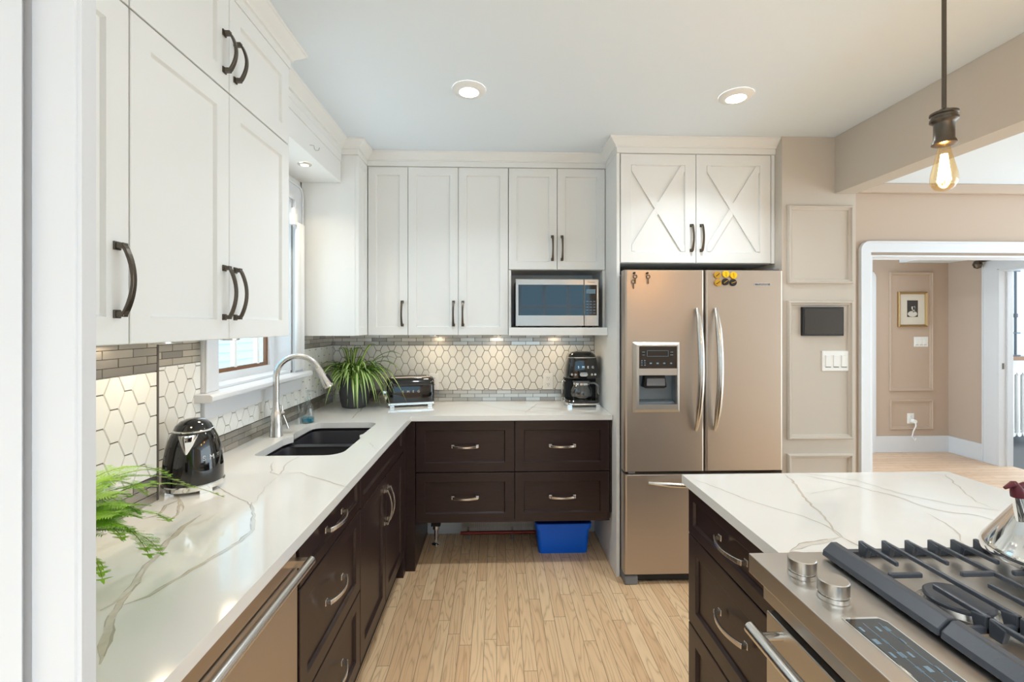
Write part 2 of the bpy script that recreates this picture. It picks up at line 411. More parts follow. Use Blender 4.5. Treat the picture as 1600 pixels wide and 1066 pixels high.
def sidingwall(name, x0, x1, y0, y1, z1, axis):
    bm = B(); z = 0; t = .02
    while z < z1:
        if axis == 'X': prism(bm, [(x0,y0,z),(x1+t,y0,z),(x1,y0,z+.13),(x0,y0,z+.13)], (0,y1-y0,0))
        else: prism(bm, [(x0,y0,z),(x0,y1+t,z),(x0,y1,z+.13),(x0,y0,z+.13)], (x1-x0,0,0))
        z += .13
    return struct(name, bm, siding)
sidingwall('wall_neighbour_left', -4.2, -4.1, -2, 9, 4.5, 'X')
sidingwall('wall_neighbour_front', -5, 5, -7.1, -7.0, 3.2, 'Y')
# ============================================================ CROWN
path = [(-.80,.445),(-.80,1.790),(-.900,1.790),(-.900,2.672),(-.806,2.672),(-.806,2.858),(.692,2.858),(.692,2.592),(1.621,2.592)]
def offset(path, d):
    out = []
    for i, p in enumerate(path):
        p = Vector(p); ns = []
        for a, b in ((i-1,i),(i,i+1)):
            if a < 0 or b >= len(path): continue
            t = (Vector(path[b])-Vector(path[a])).normalized(); ns.append(Vector((t.y,-t.x)))
        if len(ns) == 1: out.append(p + ns[0]*d)
        else:
            n = (ns[0]+ns[1]); n = n/ (1+ns[0].dot(ns[1])); out.append(p + n*d)
    return out
def crown(pth, name, prof, m):
    bm = B(); rs = []
    for d, z in prof: rs.append([bm.verts.new((q.x, q.y, z)) for q in offset(pth, d)])
    for a, b in zip(rs, rs[1:] + rs[:1]):
        for i in range(len(pth)-1): bm.faces.new([a[i], a[i+1], b[i+1], b[i]])
    return struct(name, bm, m)
ct = ZC-.001
crown(path, 'trim_7', [(-.012,2.444),(.002,2.444),(.002,2.474),(.010,2.476),(.010,2.482),(.016,2.488),(.030,2.500),(.044,2.514),(.048,2.516),(.050,ct),(-.012,ct)], white)
# bulkhead above the window
bm = B(); box(bm, XL+.001, -.905, 1.785, 2.678, 2.28, ZC-.001); 
box(bm, -.905, -.900, 1.785, 2.672, 2.40, ZC-.001)
bh = struct('trim_8', bm, white, bevel=.002)

# ============================================================ WINDOW LEFT
f = Fr('+X', XL+.001)
w1 = casing(f, WY0-.09, WY1+.09, WZ1+.10, .09, trimw, 'window_1', t=.02, r=.06, v0=WZ0)
bm = B(); prism(bm, [(XL+.001,1.745,1.158),(-1.075,1.745,1.158),(-1.065,1.745,1.166),(-1.065,1.745,1.182),(-1.075,1.745,1.19),(XL+.001,1.745,1.19)], (0,.933,0))
obj('window_stool', bm, trimw, w1, bevel=.002)
bm = B(); box(bm, XL-.11, XL, WY0+.001, WY1-.001, WZ0-.001, WZ0+.012); obj('window_sill', bm, trimw, w1)
bm = B(); box(bm, XL+.001, XL+.02, 1.787, 2.66, 1.085, 1.157); obj('window_apron', bm, trimw, w1, bevel=.003)
bm = B() # jamb liners
box(bm, XL-.12, XL, WY0+.0005, WY0+.012, WZ0, WZ1); box(bm, XL-.12, XL, WY1-.012, WY1-.0005, WZ0, WZ1); box(bm, XL-.12, XL, WY0+.012, WY1-.012, WZ1-.012, WZ1-.0005)
obj('window_jamb', bm, trimw, w1)
fs = Fr('+X', XL-.10)
bm = B(); y0, y1, z0, z1 = WY0+.012, WY1-.012, WZ0+.012, WZ1-.012
rings(bm, fs, [(y0,y1,z0,z1,-.03),(y0,y1,z0,z1,.01),(y0+.03,y1-.045,z0+.035,z1-.04,.01),(y0+.03,y1-.045,z0+.035,z1-.04,-.03)], False, False)
sash = obj('sash', bm, trimw, w1)
bm = B(); yy0, yy1, zz0, zz1 = y0+.03, y1-.045, z0+.035, z1-.04
rings(bm, fs, [(yy0,yy1,zz0,zz1,-.02),(yy0,yy1,zz0,zz1,-.004),(yy0+.018,yy1-.018,zz0+.018,zz1-.018,-.006),(yy0+.018,yy1-.018,zz0+.018,zz1-.018,-.02)], False, False)
obj('inner_frame', bm, brown, sash)
bm = B()
for q in (.16, .50, .84):
    y = yy0 + (yy1-yy0)*q; box(bm, XL-.125, XL-.105, y-.011, y+.011, zz0+.015, zz1-.015)
z = 1.72; box(bm, XL-.124, XL-.106, yy0+.02, yy1-.02, z-.011, z+.011)
obj('muntins', bm, white, sash)
bm = B(); box(bm, XL-.117, XL-.113, yy0+.01, yy1-.01, zz0+.01, zz1-.01); obj('pane', bm, glass, sash)
# blind hardware at the top of the far casing
bm = B(); box(bm, XL+.022, XL+.05, 2.50, 2.53, 2.00, 2.06); box(bm, XL+.028, XL+.044, 2.506, 2.524, 2.06, 2.09)
tag(obj('blind_bracket', bm, white, org=(XL+.03,2.515,2.0)), 'small cream blind bracket on the window casing above the sink', 'bracket')
# sheer curtain strip at far side of window
bm = B(); cols = []
for i in range(25):
    y = 2.535 + .10*i/24; x = XL+.036 + .010*math.sin(i*1.35)
    cols.append([bm.verts.new((x, y, z)) for z in (1.205, 1.5, 1.8, 2.02)])
for a, b in zip(cols, cols[1:]):
    for k in range(3): bm.faces.new([a[k], b[k], b[k+1], a[k+1]])
cm = mat('curtain_fabric', (244,244,242), .9)
o = obj('curtain', bm, cm, smooth=True, org=(XL+.036, 2.585, 1.205))
sd = o.modifiers.new('s', 'SOLIDIFY'); sd.thickness = .0015
tag(o, 'narrow white gathered curtain hanging at the far side of the sink window', 'curtain')

# ============================================================ BACKSPLASH
def clip(poly, w0, w1, v0, v1):
    def cl(P, inside, inter):
        out = []
        for i in range(len(P)):
            a, b = P[i-1], P[i]
            if inside(b):
                if not inside(a): out.append(inter(a, b))
                out.append(b)
            elif inside(a): out.append(inter(a, b))
        return out
    for ax, lim, sg in ((0,w0,1),(0,w1,-1),(1,v0,1),(1,v1,-1)):
        if not poly: return poly
        poly = cl(poly, lambda p: sg*(p[ax]-lim) >= 0, lambda a, b: tuple(a[k] + (b[k]-a[k])*((lim-a[ax])/(b[ax]-a[ax])) for k in (0,1)))
    return poly
def tilepoly(bm, fr, P, mi, n0=.003, n1=.0062, ins=.0015):
    if len(P) < 3: return
    cx = sum(p[0] for p in P)/len(P); cy = sum(p[1] for p in P)/len(P)
    area_ = abs(sum(P[i-1][0]*P[i][1]-P[i][0]*P[i-1][1] for i in range(len(P))))/2
    if area_ < 2e-5: return
    Q = []
    for p in P:
        d = math.hypot(p[0]-cx, p[1]-cy); k = max(0, 1-ins/max(d,1e-4)); Q.append((cx+(p[0]-cx)*k, cy+(p[1]-cy)*k))
    a = [bm.verts.new(fr(p[0],p[1],n0)) for p in P]; b = [bm.verts.new(fr(p[0],p[1],n1)) for p in Q]
    bm.faces.new(b).material_index = mi
    for i in range(len(P)): bm.faces.new([a[i-1], a[i], b[i], b[i-1]]).material_index = mi
def hexes(parent, fr, regions, ph=0, pv=0):
    bm = B(); p, H_, fl = .094, .0895, .026; W = p - fl; g = .0022
    for (w0,w1,v0,v1) in regions:
        rings(bm, fr, [(w0,w1,v0,v1,0.0005),(w0,w1,v0,v1,.003)], mi=1)
        i = math.floor((w0-ph)/(p/2)) - 1
        while ph + i*p/2 < w1 + p:
            cx = ph + i*p/2; off = (H_/2 if i % 2 else 0)
            j = math.floor((v0-pv)/H_) - 1
            while pv + j*H_ < v1 + H_:
                cy = pv + j*H_ + off
                hw, hf, hh = W/2-g*.6, fl/2-g*.35, H_/2-g/2
                P = [(cx-hw,cy),(cx-hf,cy-hh),(cx+hf,cy-hh),(cx+hw,cy),(cx+hf,cy+hh),(cx-hf,cy+hh)]
                tilepoly(bm, fr, clip(P, w0+.001, w1-.001, v0+.001, v1-.001), 0)
                j += 1
            i += 1
    return obj('hexagon_tiles', bm, [tile, grout], parent)
def bricks(parent, fr, regions, seed=1):
    bm = B(); rnd = random.Random(seed); rh, bl, g = .0265, .102, .0018
    for (w0,w1,v0,v1) in regions:
        rings(bm, fr, [(w0,w1,v0,v1,0.0005),(w0,w1,v0,v1,.003)], mi=3)
        nr = max(1, round((v1-v0)/rh)); h = (v1-v0)/nr
        for r in range(nr):
            x = math.floor(w0/bl)*bl + (bl/2 if r % 2 else 0) - bl
            while x < w1:
                P = clip([(x+g/2,v0+r*h+g/2),(x+bl-g/2,v0+r*h+g/2),(x+bl-g/2,v0+(r+1)*h-g/2),(x+g/2,v0+(r+1)*h-g/2)], w0+.0005, w1-.0005, v0, v1)
                tilepoly(bm, fr, P, rnd.choice((0,0,1,1,2)), ins=.0008)
                x += bl
    return obj('steel_mosaic', bm, mos + [grout], parent)
ZT0, ZT1 = .997, 1.312
t = thing('backsplash', 'white elongated hexagon tile backsplash with steel mosaic bands on the back wall', 'backsplash', (-.2, YB, CT))
f = Fr('-Y', YB)
hexes(t, f, [(XL+.008, .689, ZT0, ZT1)], -.072, 1.05)
bricks(t, f, [(XL+.008,.689,ZT1+.001,1.388)], 3); bricks(t, f, [(XL+.008,.689,CT+.001,ZT0-.001)], 5)
t = thing('backsplash', 'white hexagon tile backsplash with steel bands around and under the sink window', 'backsplash', (XL, 2.3, CT))
f = Fr('+X', XL)
hexes(t, f, [(1.423,1.784,ZT0,ZT1)], 1.44, 1.03); hexes(t, f, [(1.784,2.664,ZT0,1.084)], 1.44, 1.03); hexes(t, f, [(2.668,3.192,ZT0,ZT1)], 1.44, 1.03)
bricks(t, f, [(1.423,1.784,ZT1+.001,1.409)], 8); bricks(t, f, [(2.683,3.192,ZT1+.001,1.388)], 18); bricks(t, f, [(1.423,3.192,CT+.001,ZT0-.001)], 9)
t = thing('backsplash', 'white hexagon tile backsplash on the projecting wall left of the kettle', 'backsplash', (-1.036, 1.0, CT))
f = Fr('+X', -1.036)
hexes(t, f, [(.50,1.416,ZT0,ZT1)], 1.31, 1.045)
bricks(t, f, [(.50,1.416,ZT1+.001,1.409)], 11); bricks(t, f, [(.50,1.416,CT+.001,ZT0-.001)], 12)
bm = B(); box(bm, -1.036, -1.029, 1.4165, 1.4235, CT+.001, 1.409); obj('edge_strip', bm, grout, t)

# ============================================================ COUNTERTOPS (with traced veins)
def ribbons(bm, veins, z, mi0, seed=0):
    rnd = random.Random(seed)
    for iv_, (pts, w, kind) in enumerate(veins):
        z += .00004
        P = []
        for (a, b) in zip(pts, pts[1:]):
            a, b = Vector(a), Vector(b); n = max(2, int((b-a).length/.018))
            for i in range(n): P.append(a.lerp(b, i/n))
        P.append(Vector(pts[-1]))
        off = [0]*len(P); v = 0
        for i in range(len(P)): v = v*.75 + rnd.uniform(-.0045,.0045); off[i] = v
        L_, R_ = [], []; wn_ = .8
        for i, p in enumerate(P):
            t_ = (P[min(i+1,len(P)-1)] - P[max(i-1,0)]); t_ = t_.normalized(); nn = Vector((-t_.y, t_.x))
            e = min(1, i/3, (len(P)-1-i)/3); wn_ = wn_*.7 + rnd.uniform(.35,1.25)*.3; wm_ = .6 + .3*rnd.random(); ww = w*wn_*max(e,.12)/2
            c = p + nn*off[i]
            L_.append(bm.verts.new((c.x+nn.x*ww, c.y+nn.y*ww, z))); R_.append(bm.verts.new((c.x-nn.x*ww*wm_, c.y-nn.y*ww, z)))
        for i in range(len(P)-1): bm.faces.new([L_[i], L_[i+1], R_[i+1], R_[i]]).material_index = mi0 + kind
        if w >= .009:
            for side in (L_, R_):
                ed = [bm.verts.new(v.co.lerp(Vector((P[i].x, P[i].y, v.co.z)), .22 + .1*rnd.random()) + Vector((0,0,.00002))) for i, v in enumerate(side)]
                ou = [bm.verts.new(v.co + Vector((0,0,.00002))) for v in side]
                for i in range(len(P)-1):
                    if rnd.random() < .75: bm.faces.new([ou[i], ou[i+1], ed[i+1], ed[i]]).material_index = 3 + mi0 - 1
def slab(bm, outer, holes, z0, z1):
    es = []; 
    for loop in [outer] + holes:
        vs = [bm.verts.new((x, y, z0)) for x, y in loop]
        for i in range(len(vs)): es.append(bm.edges.new([vs[i-1], vs[i]]))
    r = bmesh.ops.triangle_fill(bm, use_beauty=True, use_dissolve=False, edges=es)
    fs_ = [g for g in r['geom'] if isinstance(g, bmesh.types.BMFace)]
    e = bmesh.ops.extrude_face_region(bm, geom=fs_)
    bmesh.ops.translate(bm, verts=[v for v in e['geom'] if isinstance(v, bmesh.types.BMVert)], vec=(0,0,z1-z0))
def rrect(x0, x1, y0, y1, r, k=6):
    out = []
    for cx, cy, a0 in ((x1-r,y1-r,0),(x0+r,y1-r,90),(x0+r,y0+r,180),(x1-r,y0+r,270)):
        for i in range(k+1):
            a = math.radians(a0 + 90*i/k); out.append((cx+r*math.cos(a), cy+r*math.sin(a)))
    return out
SX0, SX1, SY0, SY1, SD = -.995, -.640, 1.885, 2.515, 2.215
def sinkhole():
    r = .05; k = 6; pts = []
    def arc(cx, cy, a0, a1, rr=r): 
        for i in range(k+1):
            a = math.radians(a0+(a1-a0)*i/k); pts.append((cx+rr*math.cos(a), cy+rr*math.sin(a)))
    arc(SX1-.01-r, SY1-r, 0, 90); arc(SX0+r, SY1-r, 90, 180)
    pts.extend([(SX0, SD+.06),(SX0+.010, SD+.025),(SX0+.022, SD),(SX0+.010, SD-.025),(SX0, SD-.06)])
    arc(SX0+.03, SY0+.03, 180, 270, .03); arc(SX1-.07, SY0+.07, 270, 360, .07)
    pts.extend([(SX1, SD-.05),(SX1-.014, SD-.02),(SX1-.022, SD+.01),(SX1-.012, SD+.035)])
    return pts
bm = B()
outer = [(XL+.002,.475),(XL+.002+.10,.475),(-.498,.475),(-.498,2.678),(.688,2.678),(.688,YB-.002),(XL+.002,YB-.002),(XL+.002,1.4225),(-1.034,1.4225),(-1.034,.476)]
outer = [(-1.034,.476),(-.498,.476),(-.498,2.678),(.688,2.678),(.688,YB-.002),(XL+.002,YB-.002),(XL+.002,1.4225),(-1.034,1.4225)]
slab(bm, outer, [sinkhole()], CT-.03, CT)
def px2(px, py, Z=CT):
    A = math.atan(24/FPX); u = (px-800)/FPX; v = (508-py)/FPX
    d = (math.cos(A)*u+math.sin(A), -math.sin(A)*u+math.cos(A)); t = (Z-1.453)/v
    return (d[0]*t, d[1]*t)
def pv(*a): return [px2(a[i], a[i+1]) for i in range(0, len(a), 2)]
V = [
 (pv(153,1040,157,1000,180,960,200,920,228,890,262,850,290,822,312,805), .020, 0),
 (pv(158,955,190,935,215,905,232,880), .018, 1),
 (pv(185,948,230,930,290,900,340,868,380,846,398,828,400,805,395,785), .014, 0),
 (pv(225,812,250,806,262,790,280,782,282,800,265,816,245,812), .013, 0),
 (pv(285,800,284,780,270,770,262,778), .009, 0),
 (pv(205,796,235,782,262,772), .006, 0),
 (pv(335,757,360,770,385,785,397,800), .003, 2),
 (pv(472,712,455,722,445,730,436,742,425,738,430,722), .006, 0),
 (pv(436,742,410,768,395,790), .003, 1),
 (pv(436,742,470,738,500,750,530,760,545,762), .004, 0),
 (pv(575,690,583,698,590,702), .004, 0),
 (pv(548,655,556,648,566,640,570,632), .012, 0),
 (pv(570,632,590,628,612,634,620,645), .006, 1),
 (pv(500,640,520,644,540,645), .005, 1),
 (pv(690,634,740,630,790,640,850,646), .006, 0),
 (pv(780,632,830,636,880,640,930,647), .006, 1),
 (pv(820,646,826,640,842,630), .009, 1),
]
ribbons(bm, V, CT+.0003, 1, 4)
ctop = obj('countertop', bm, [stone, vein, veinf, veind], org=(-.8,1.8,CT-.03))
tag(ctop, 'L-shaped white veined quartz countertop running under the window and along the back wall', 'countertop')
# island
bm = B()
slab(bm, [(.660,1.0155),(1.27,1.0155),(1.27,.22),(1.64,.22),(1.64,1.602),(.660,1.602)], [], CT-.03, CT)
IV = [
 (pv(1081,748,1110,758,1150,774,1195,790,1245,803,1290,822,1313,838,1340,852), .006, 0),
 (pv(1226,741,1240,755,1258,776,1275,795,1290,812,1303,828,1316,840), .010, 0),
 (pv(1316,840,1290,848,1255,853,1235,863), .022, 1),
 (pv(1316,840,1330,848,1355,862), .010, 0),
 (pv(1245,742,1300,752,1350,764,1400,776,1440,790,1480,800,1530,806,1580,820), .006, 0),
 (pv(1240,739,1290,744,1340,752,1400,770,1450,781,1500,791,1580,800), .005, 1),
 (pv(1440,800,1460,808,1485,822,1500,840,1508,852), .005, 0),
 (pv(1478,741,1490,755,1508,770,1530,785,1560,798), .005, 0),
 (pv(1262,775,1300,765,1330,760), .003, 1),
]
ribbons(bm, IV, CT+.0003, 1, 9)
bmesh.ops.delete(bm, geom=[], context='VERTS') if False else None
tag(obj('countertop', bm, [stone, vein, veinf, veind], org=(1.15,1.3,CT-.03)), 'white veined quartz countertop on the island around the gas range', 'countertop')

# ============================================================ CABINETS
def carcass(root, x0, x1, y0, y1, z0, z1, m, name='cabinet_body'):
    bm = B(); box(bm, x0, x1, y0, y1, z0, z1); return obj(name, bm, m, root)
# --- left uppers
fx = Fr('+X', -.80)
t = thing('wall_cabinet', 'tall white wall cabinet with two doors above the kettle, next to the window', 'cabinet', (-.95,1.4,1.41))
carcass(t, -1.034, -.8205, 1.021, 1.784, 1.41, 2.145, white)
bm = B(); box(bm, XL+.001, -1.0345, 1.4225, 1.784, 1.41, 2.145); obj('side_filler', bm, white, t)
for a, b, hw in ((1.021,1.391,1.363),(1.391,1.784,1.419)):
    d = shaker(t, fx, a, b, 1.41, 2.145, white); handle(d, fx, hw, 1.548, True, bronze)
t = thing('wall_cabinet', 'short white two-door wall cabinet below the crown, left of the window', 'cabinet', (-.95,1.4,2.146))
carcass(t, -1.034, -.8205, 1.021, 1.784, 2.1465, 2.443, white)
bm = B(); box(bm, XL+.001, -1.0345, 1.4225, 1.784, 2.1465, ZC-.002); box(bm, -1.034, -.812, .48, 1.784, 2.4435, ZC-.002); obj('side_filler', bm, white, t)
for a, b, hw in ((1.021,1.391,1.363),(1.391,1.784,1.419)):
    d = shaker(t, fx, a, b, 2.1465, 2.445, white); handle(d, fx, hw, 2.255, True, bronze, Lh=.125)
t = thing('wall_cabinet', 'white wall cabinet mostly hidden behind the near door casing, one handle showing', 'cabinet', (-.95,.75,1.41))
carcass(t, -1.034, -.8205, .48, 1.019, 1.41, 2.443, white)
d = shaker(t, fx, .56, 1.020, 1.41, 2.145, white); handle(d, fx, .985, 1.548, True, bronze)
shaker(t, fx, .56, 1.020, 2.1465, 2.445, white)
# --- corner cabinet
t = thing('wall_cabinet', 'white corner wall cabinet with a plain side facing the room, right of the window', 'cabinet', (-.97,2.8,1.389))
carcass(t, XL+.009, -.8245, 2.681, 3.19, 1.39, 2.443, white)
fx2 = Fr('+X', -.804); shaker(t, fx2, 2.681, 2.866, 1.39, 2.443, white, st=.045)
bm = B(); box(bm, XL+.009, -.807, 2.678, 2.6985+.185, 2.4435, ZC-.002); obj('top_filler', bm, white, t)
# --- back uppers
fy = Fr('-Y', 2.866)
def upper(label, x0, x1, z0, z1, doors, y1=3.19, body=True):
    t = thing('wall_cabinet', label, 'cabinet', ((x0+x1)/2, 3.0, z0))
    carcass(t, x0+.0005, x1-.0005, 2.8865, y1, z0, 2.443, white)
    bm = B(); box(bm, x0+.0005, x1-.0005, 2.872, y1, 2.4435, ZC-.002); obj('top_filler', bm, white, t)
    for a, b, hw in doors:
        d = shaker(t, fy, a, b, z0, 2.443, white, st=.05); handle(d, fy, hw, z0+ (.136 if z0 < 1.5 else .137), True, bronze)
    return t
upper('narrow single-door white wall cabinet above the spider plant', -.803, -.555, 1.389, 2.443, [(-.803,-.555,-.589)])
upper('white double-door wall cabinet above the toaster', -.555, .073, 1.389, 2.443, [(-.555,-.241,-.270),(-.241,.073,-.212)])
t = upper('white double-door wall cabinet over the microwave niche', .0745, .690, 1.802, 2.443, [(.0745,.383,.352),(.383,.689,.413)])
bm = B(); box(bm, .075, .091, 2.872, 3.19, 1.438, 1.801); box(bm, .673, .689, 2.872, 3.19, 1.438, 1.801); box(bm, .091, .673, 3.17, 3.19, 1.438, 1.801); obj('niche_side', bm, white, t)
bm = B(); box(bm, .075, .689, 2.80, 3.19, 1.389, 1.4375); tag(obj('shelf', bm, white, bevel=.002, org=(.38,2.95,1.389)), 'thick white shelf carrying the microwave', 'shelf')
# --- tall panel left of the fridge
bm = B(); box(bm, .6905, .7095, 2.60, 3.19, 0, 2.443); box(bm, .6925,.7095, 2.60,3.19, 2.443, ZC-.002)
tag(obj('side_panel', bm, white, bevel=.0015, org=(.70,2.9,0)), 'tall white side panel between the coffee corner and the refrigerator', 'panel')
# --- fridge cabinet
t = thing('wall_cabinet', 'white cabinet with crossed X doors above the refrigerator', 'cabinet', (1.16,2.9,1.81))
carcass(t, .7105, 1.60, 2.6205, 3.19, 1.812, 2.443, white)
bm = B(); box(bm, .7105, 1.62, 2.605, 3.19, 2.4435, ZC-.002); box(bm, 1.6005, 1.6205, 2.602, 3.19, 1.812, 2.443); obj('filler_strip', bm, white, t)
fz = Fr('-Y', 2.60)
for a, b, hw in ((.713,1.155,1.127),(1.155,1.598,1.185)):
    d = shaker(t, fz, a, b, 1.812, 2.443, white, st=.062)
    bm = B(); w0, w1, v0, v1 = a+.066, b-.066, 1.88, 2.377; hw_ = .018
    for kq, (p, q) in enumerate((((w0,v0),(w1,v1)),((w0,v1),(w1,v0)))):
        dx, dy = q[0]-p[0], q[1]-p[1]; l = math.hypot(dx,dy); nx, ny = -dy/l*hw_, dx/l*hw_
        P = clip([(p[0]+nx-dx*.1,p[1]+ny-dy*.1),(p[0]-nx-dx*.1,p[1]-ny-dy*.1),(q[0]-nx+dx*.1,q[1]-ny+dy*.1),(q[0]+nx+dx*.1,q[1]+ny+dy*.1)], w0,w1,v0,v1)
        prism(bm, [fz(x,y,-.0075) for x,y in P], (0,-.0062-.0006*kq,0))
    obj('cross_brace', bm, white, d)
    handle(d, fz, hw, 1.957, True, bronze)
# --- base cabinets, left run
fb = Fr('+X', -.535)
t = thing('base_cabinet', 'dark espresso three-drawer base cabinet between dishwasher and sink cabinet', 'cabinet', (-.8,1.53,0))
carcass(t, -1.03, -.5555, 1.2555, 1.8045, .11, .887, esp)
bm = B(); box(bm, -1.03, -.575, 1.2555, 1.8045, 0, .1095); obj('toe_kick', bm, blackm, t)
for a, b, hc in ((.735,.884,.812),(.415,.732,.585),(.115,.412,.29)):
    d = shaker(t, fb, 1.2555, 1.8045, a, b, esp, 'drawer', st=.05 if b-a > .2 else .036); handle(d, fb, 1.515, hc, False, nickel)
t = thing('base_cabinet', 'dark espresso double-door cabinet under the sink', 'cabinet', (-.8,2.2,0))
bm = B()
box(bm, -1.10, -.5555, 1.8060, 1.822, .11, .887); box(bm, -1.10, -.5555, 2.61, 2.628, .11, .887); box(bm, -1.10, -.5555, 1.822, 2.61, .11, .128); box(bm, -1.12, -1.10, 1.806, 2.628, .11, .887)
box(bm, -.575, -.5555, 1.822, 2.61, .70, .887)
obj('cabinet_body', bm, esp, t)
bm = B(); box(bm, -1.03, -.575, 1.806, 2.628, 0, .1095); obj('toe_kick', bm, blackm, t)
shaker(t, fb, 1.806, 2.628, .727, .884, esp, 'false_front', st=.04)
for a, b, hw in ((1.806,2.216,2.188),(2.216,2.628,2.246)):
    d = shaker(t, fb, a, b, .115, .724, esp); handle(d, fb, hw, .585, True, nickel, Lh=.17)
bm = B(); box(bm, -.60, -.535, 2.630, 2.699, .0, .887); box(bm, -.60, -.4805, 2.699, 2.72, 0, .887); box(bm, -.50, -.4805, 2.72, 3.18, 0, .887)
tag(obj('corner_post', bm, esp, bevel=.0015, org=(-.55,2.8,0)), 'dark espresso corner post and end panel where the two cabinet runs meet', 'panel')
# --- back drawers
fd = Fr('-Y', 2.700)
t = thing('drawer_cabinet', 'dark espresso four-drawer cabinet hanging clear of the floor under the coffee maker counter', 'cabinet', (.1,2.9,.28))
carcass(t, -.479, .684, 2.7205, 3.18, .29, .887, esp)
bm = B(); box(bm, .678, .6885, 2.70, 2.72, .335, .887); obj('filler_strip', bm, esp, t)
for a, b in ((-.479,.106),(.106,.677)):
    for z0, z1 in ((.581,.885),(.282,.579)):
        d = shaker(t, fd, a, b, z0, z1, esp, 'drawer', st=.055); handle(d, fd, (a+b)/2, (z0+z1)/2+.002, False, nickel)
bm = B(); lathe(bm, [(.03,0),(.03,.006),(.012,.014),(.011,.05),(.013,.052),(.013,.1),(.022,.104),(.022,.289)], (-.40,3.03,0), 20); 
obj('levelling_leg', bm, chrome, t, smooth=True)
bm = B(); box(bm, -.43, -.37, 3.0, 3.06, .13, .289); obj('leg_block', bm, blackm, t)
# --- island drawers
fi = Fr('-X', .672)
t = thing('island_cabinet', 'dark espresso drawer cabinet forming the aisle side of the island', 'cabinet', (1.1,1.3,0))
carcass(t, .6925, 1.60, 1.026, 1.575, .11, .888, esp)
bm = B(); box(bm, .73, 1.58, 1.04, 1.55, 0, .1095); obj('toe_kick', bm, blackm, t)
bm = B(); box(bm, .68, 1.60, 1.5755, 1.585, .10, .888); obj('end_panel', bm, esp, t)
for a, b, hc in ((.728,.885,.815),(.420,.725,.592),(.115,.417,.30)):
    d = shaker(t, fi, 1.026, 1.575, a, b, esp, 'drawer', st=.055 if b-a > .2 else .036); handle(d, fi, 1.272, hc, False, nickel)
t2 = thing('island_cabinet', 'dark cabinet side of the island behind the range', 'cabinet', (1.4,.6,0))
carcass(t2, 1.265+.01, 1.60, .25, 1.0245, 0, .888, esp)
# --- dishwasher
t = thing('dishwasher', 'stainless dishwasher under the counter at lower left with a long bar handle', 'dishwasher', (-.8,.95,0))
carcass(t, -1.03, -.565, .656, 1.252, .1, .886, blackm, 'tub')
fw = Fr('+X', -.538)
bm = B(); fbox(bm, fw, .658, 1.250, .12, .800, -.026, 0); obj('door', bm, steelv, t, bevel=.003)
bm = B(); fbox(bm, fw, .658, 1.250, .803, .884, -.026, -.004); obj('control_panel', bm, steelv, t, bevel=.002)
bm = B(); tube(bm, [(-.484,.70,.838),(-.484,1.205,.838)], .0115, 16)
for y in (.71, 1.195): box(bm, -.548, -.478, y-.010, y+.010, .829, .847)
obj('handle', bm, nickel, t, smooth=True)
bm = B(); box(bm, -1.0, -.575, .66, 1.25, 0, .099); obj('toe_kick', bm, blackm, t)

# ============================================================ SINK, FAUCET, SOAP
t = thing('sink', 'black double-bowl undermount sink below the window', 'sink', (-.82,2.2,.70))
def bowl(bm, x0, x1, y0, y1, zt, depth, r=.05):
    prof = [(0,zt),(.004,zt-.01),(.006,zt-depth+.04),(.022,zt-depth+.012),(.06,zt-depth)]
    rs = []
    for o_, z in prof: rs.append([bm.verts.new((x,y,z)) for x,y in rrect(x0+o_, x1-o_, y0+o_, y1-o_, max(r-o_*.3,.012))])
    for a, b in zip(rs, rs[1:]):
        n = len(a)
        for i in range(n): bm.faces.new([a[i], a[(i+1)%n], b[(i+1)%n], b[i]])
    bm.faces.new(rs[-1])
    out = [bm.verts.new((x,y,zt)) for x,y in rrect(x0-.012, x1+.012, y0-.012, y1+.012, r+.01)]
    n = len(out)
    for i in range(n): bm.faces.new([rs[0][i], rs[0][(i+1)%n], out[(i+1)%n], out[i]])
    return
bm = B(); bowl(bm, SX0-.006, SX1+.008, SD+.0125, SY1+.008, .874, .185); o = obj('large_bowl', bm, sinkm, t, smooth=True)
bm = B(); bowl(bm, SX0-.006, SX1+.008, SY0-.008, SD-.0125, .874, .16); o = obj('small_bowl', bm, sinkm, t, smooth=True)
bm = B(); box(bm, SX0-.02, SX1+.02, SD-.0245, SD+.0245, .8735, .8745); box(bm, SX0-.03, SX0-.018, SY0-.02, SY1+.02, .85, .889); box(bm, SX1+.018, SX1+.03, SY0-.02, SY1+.02, .85, .889)
box(bm, SX0-.03, SX1+.03, SY0-.03, SY0-.019, .85,.889); box(bm, SX0-.03, SX1+.03, SY1+.019, SY1+.03, .85,.889); obj('rim', bm, sinkm, t)
FXc, FYc = -1.055, 2.215
t = thing('faucet', 'tall brushed nickel gooseneck pull-down faucet beside the sink', 'faucet', (FXc,FYc,CT))
bm = B(); lathe(bm, [(.030,0),(.030,.004),(.0285,.008),(.026,.06),(.0245,.105),(.021,.112),(.017,.135),(.0135,.165)], (FXc,FYc,CT), 28); obj('base', bm, nickel, t, smooth=True)
bm = B(); pts = [(FXc,FYc,CT+.15)]; R = .098; zc = CT+.285; dirv = Vector((.95,.18,0)).normalized()
pts.append((FXc,FYc,zc))
for i in range(1, 15):
    a = math.pi - math.radians(158)*i/14; p = Vector((FXc,FYc,zc)) + dirv*(R + R*math.cos(a)) + Vector((0,0,R*math.sin(a))); pts.append(tuple(p))
tube(bm, pts, .0135, 16); obj('spout', bm, nickel, t, smooth=True)
e = Vector(pts[-1]); dd = (e - Vector(pts[-2])).normalized()
bm = B(); tube(bm, [e - dd*.002, e+dd*.006, e+dd*.05, e+dd*.095, e+dd*.105], [.0145,.0155,.018,.0235,.022], 20); sp = obj('spray_head', bm, nickel, t, smooth=True)
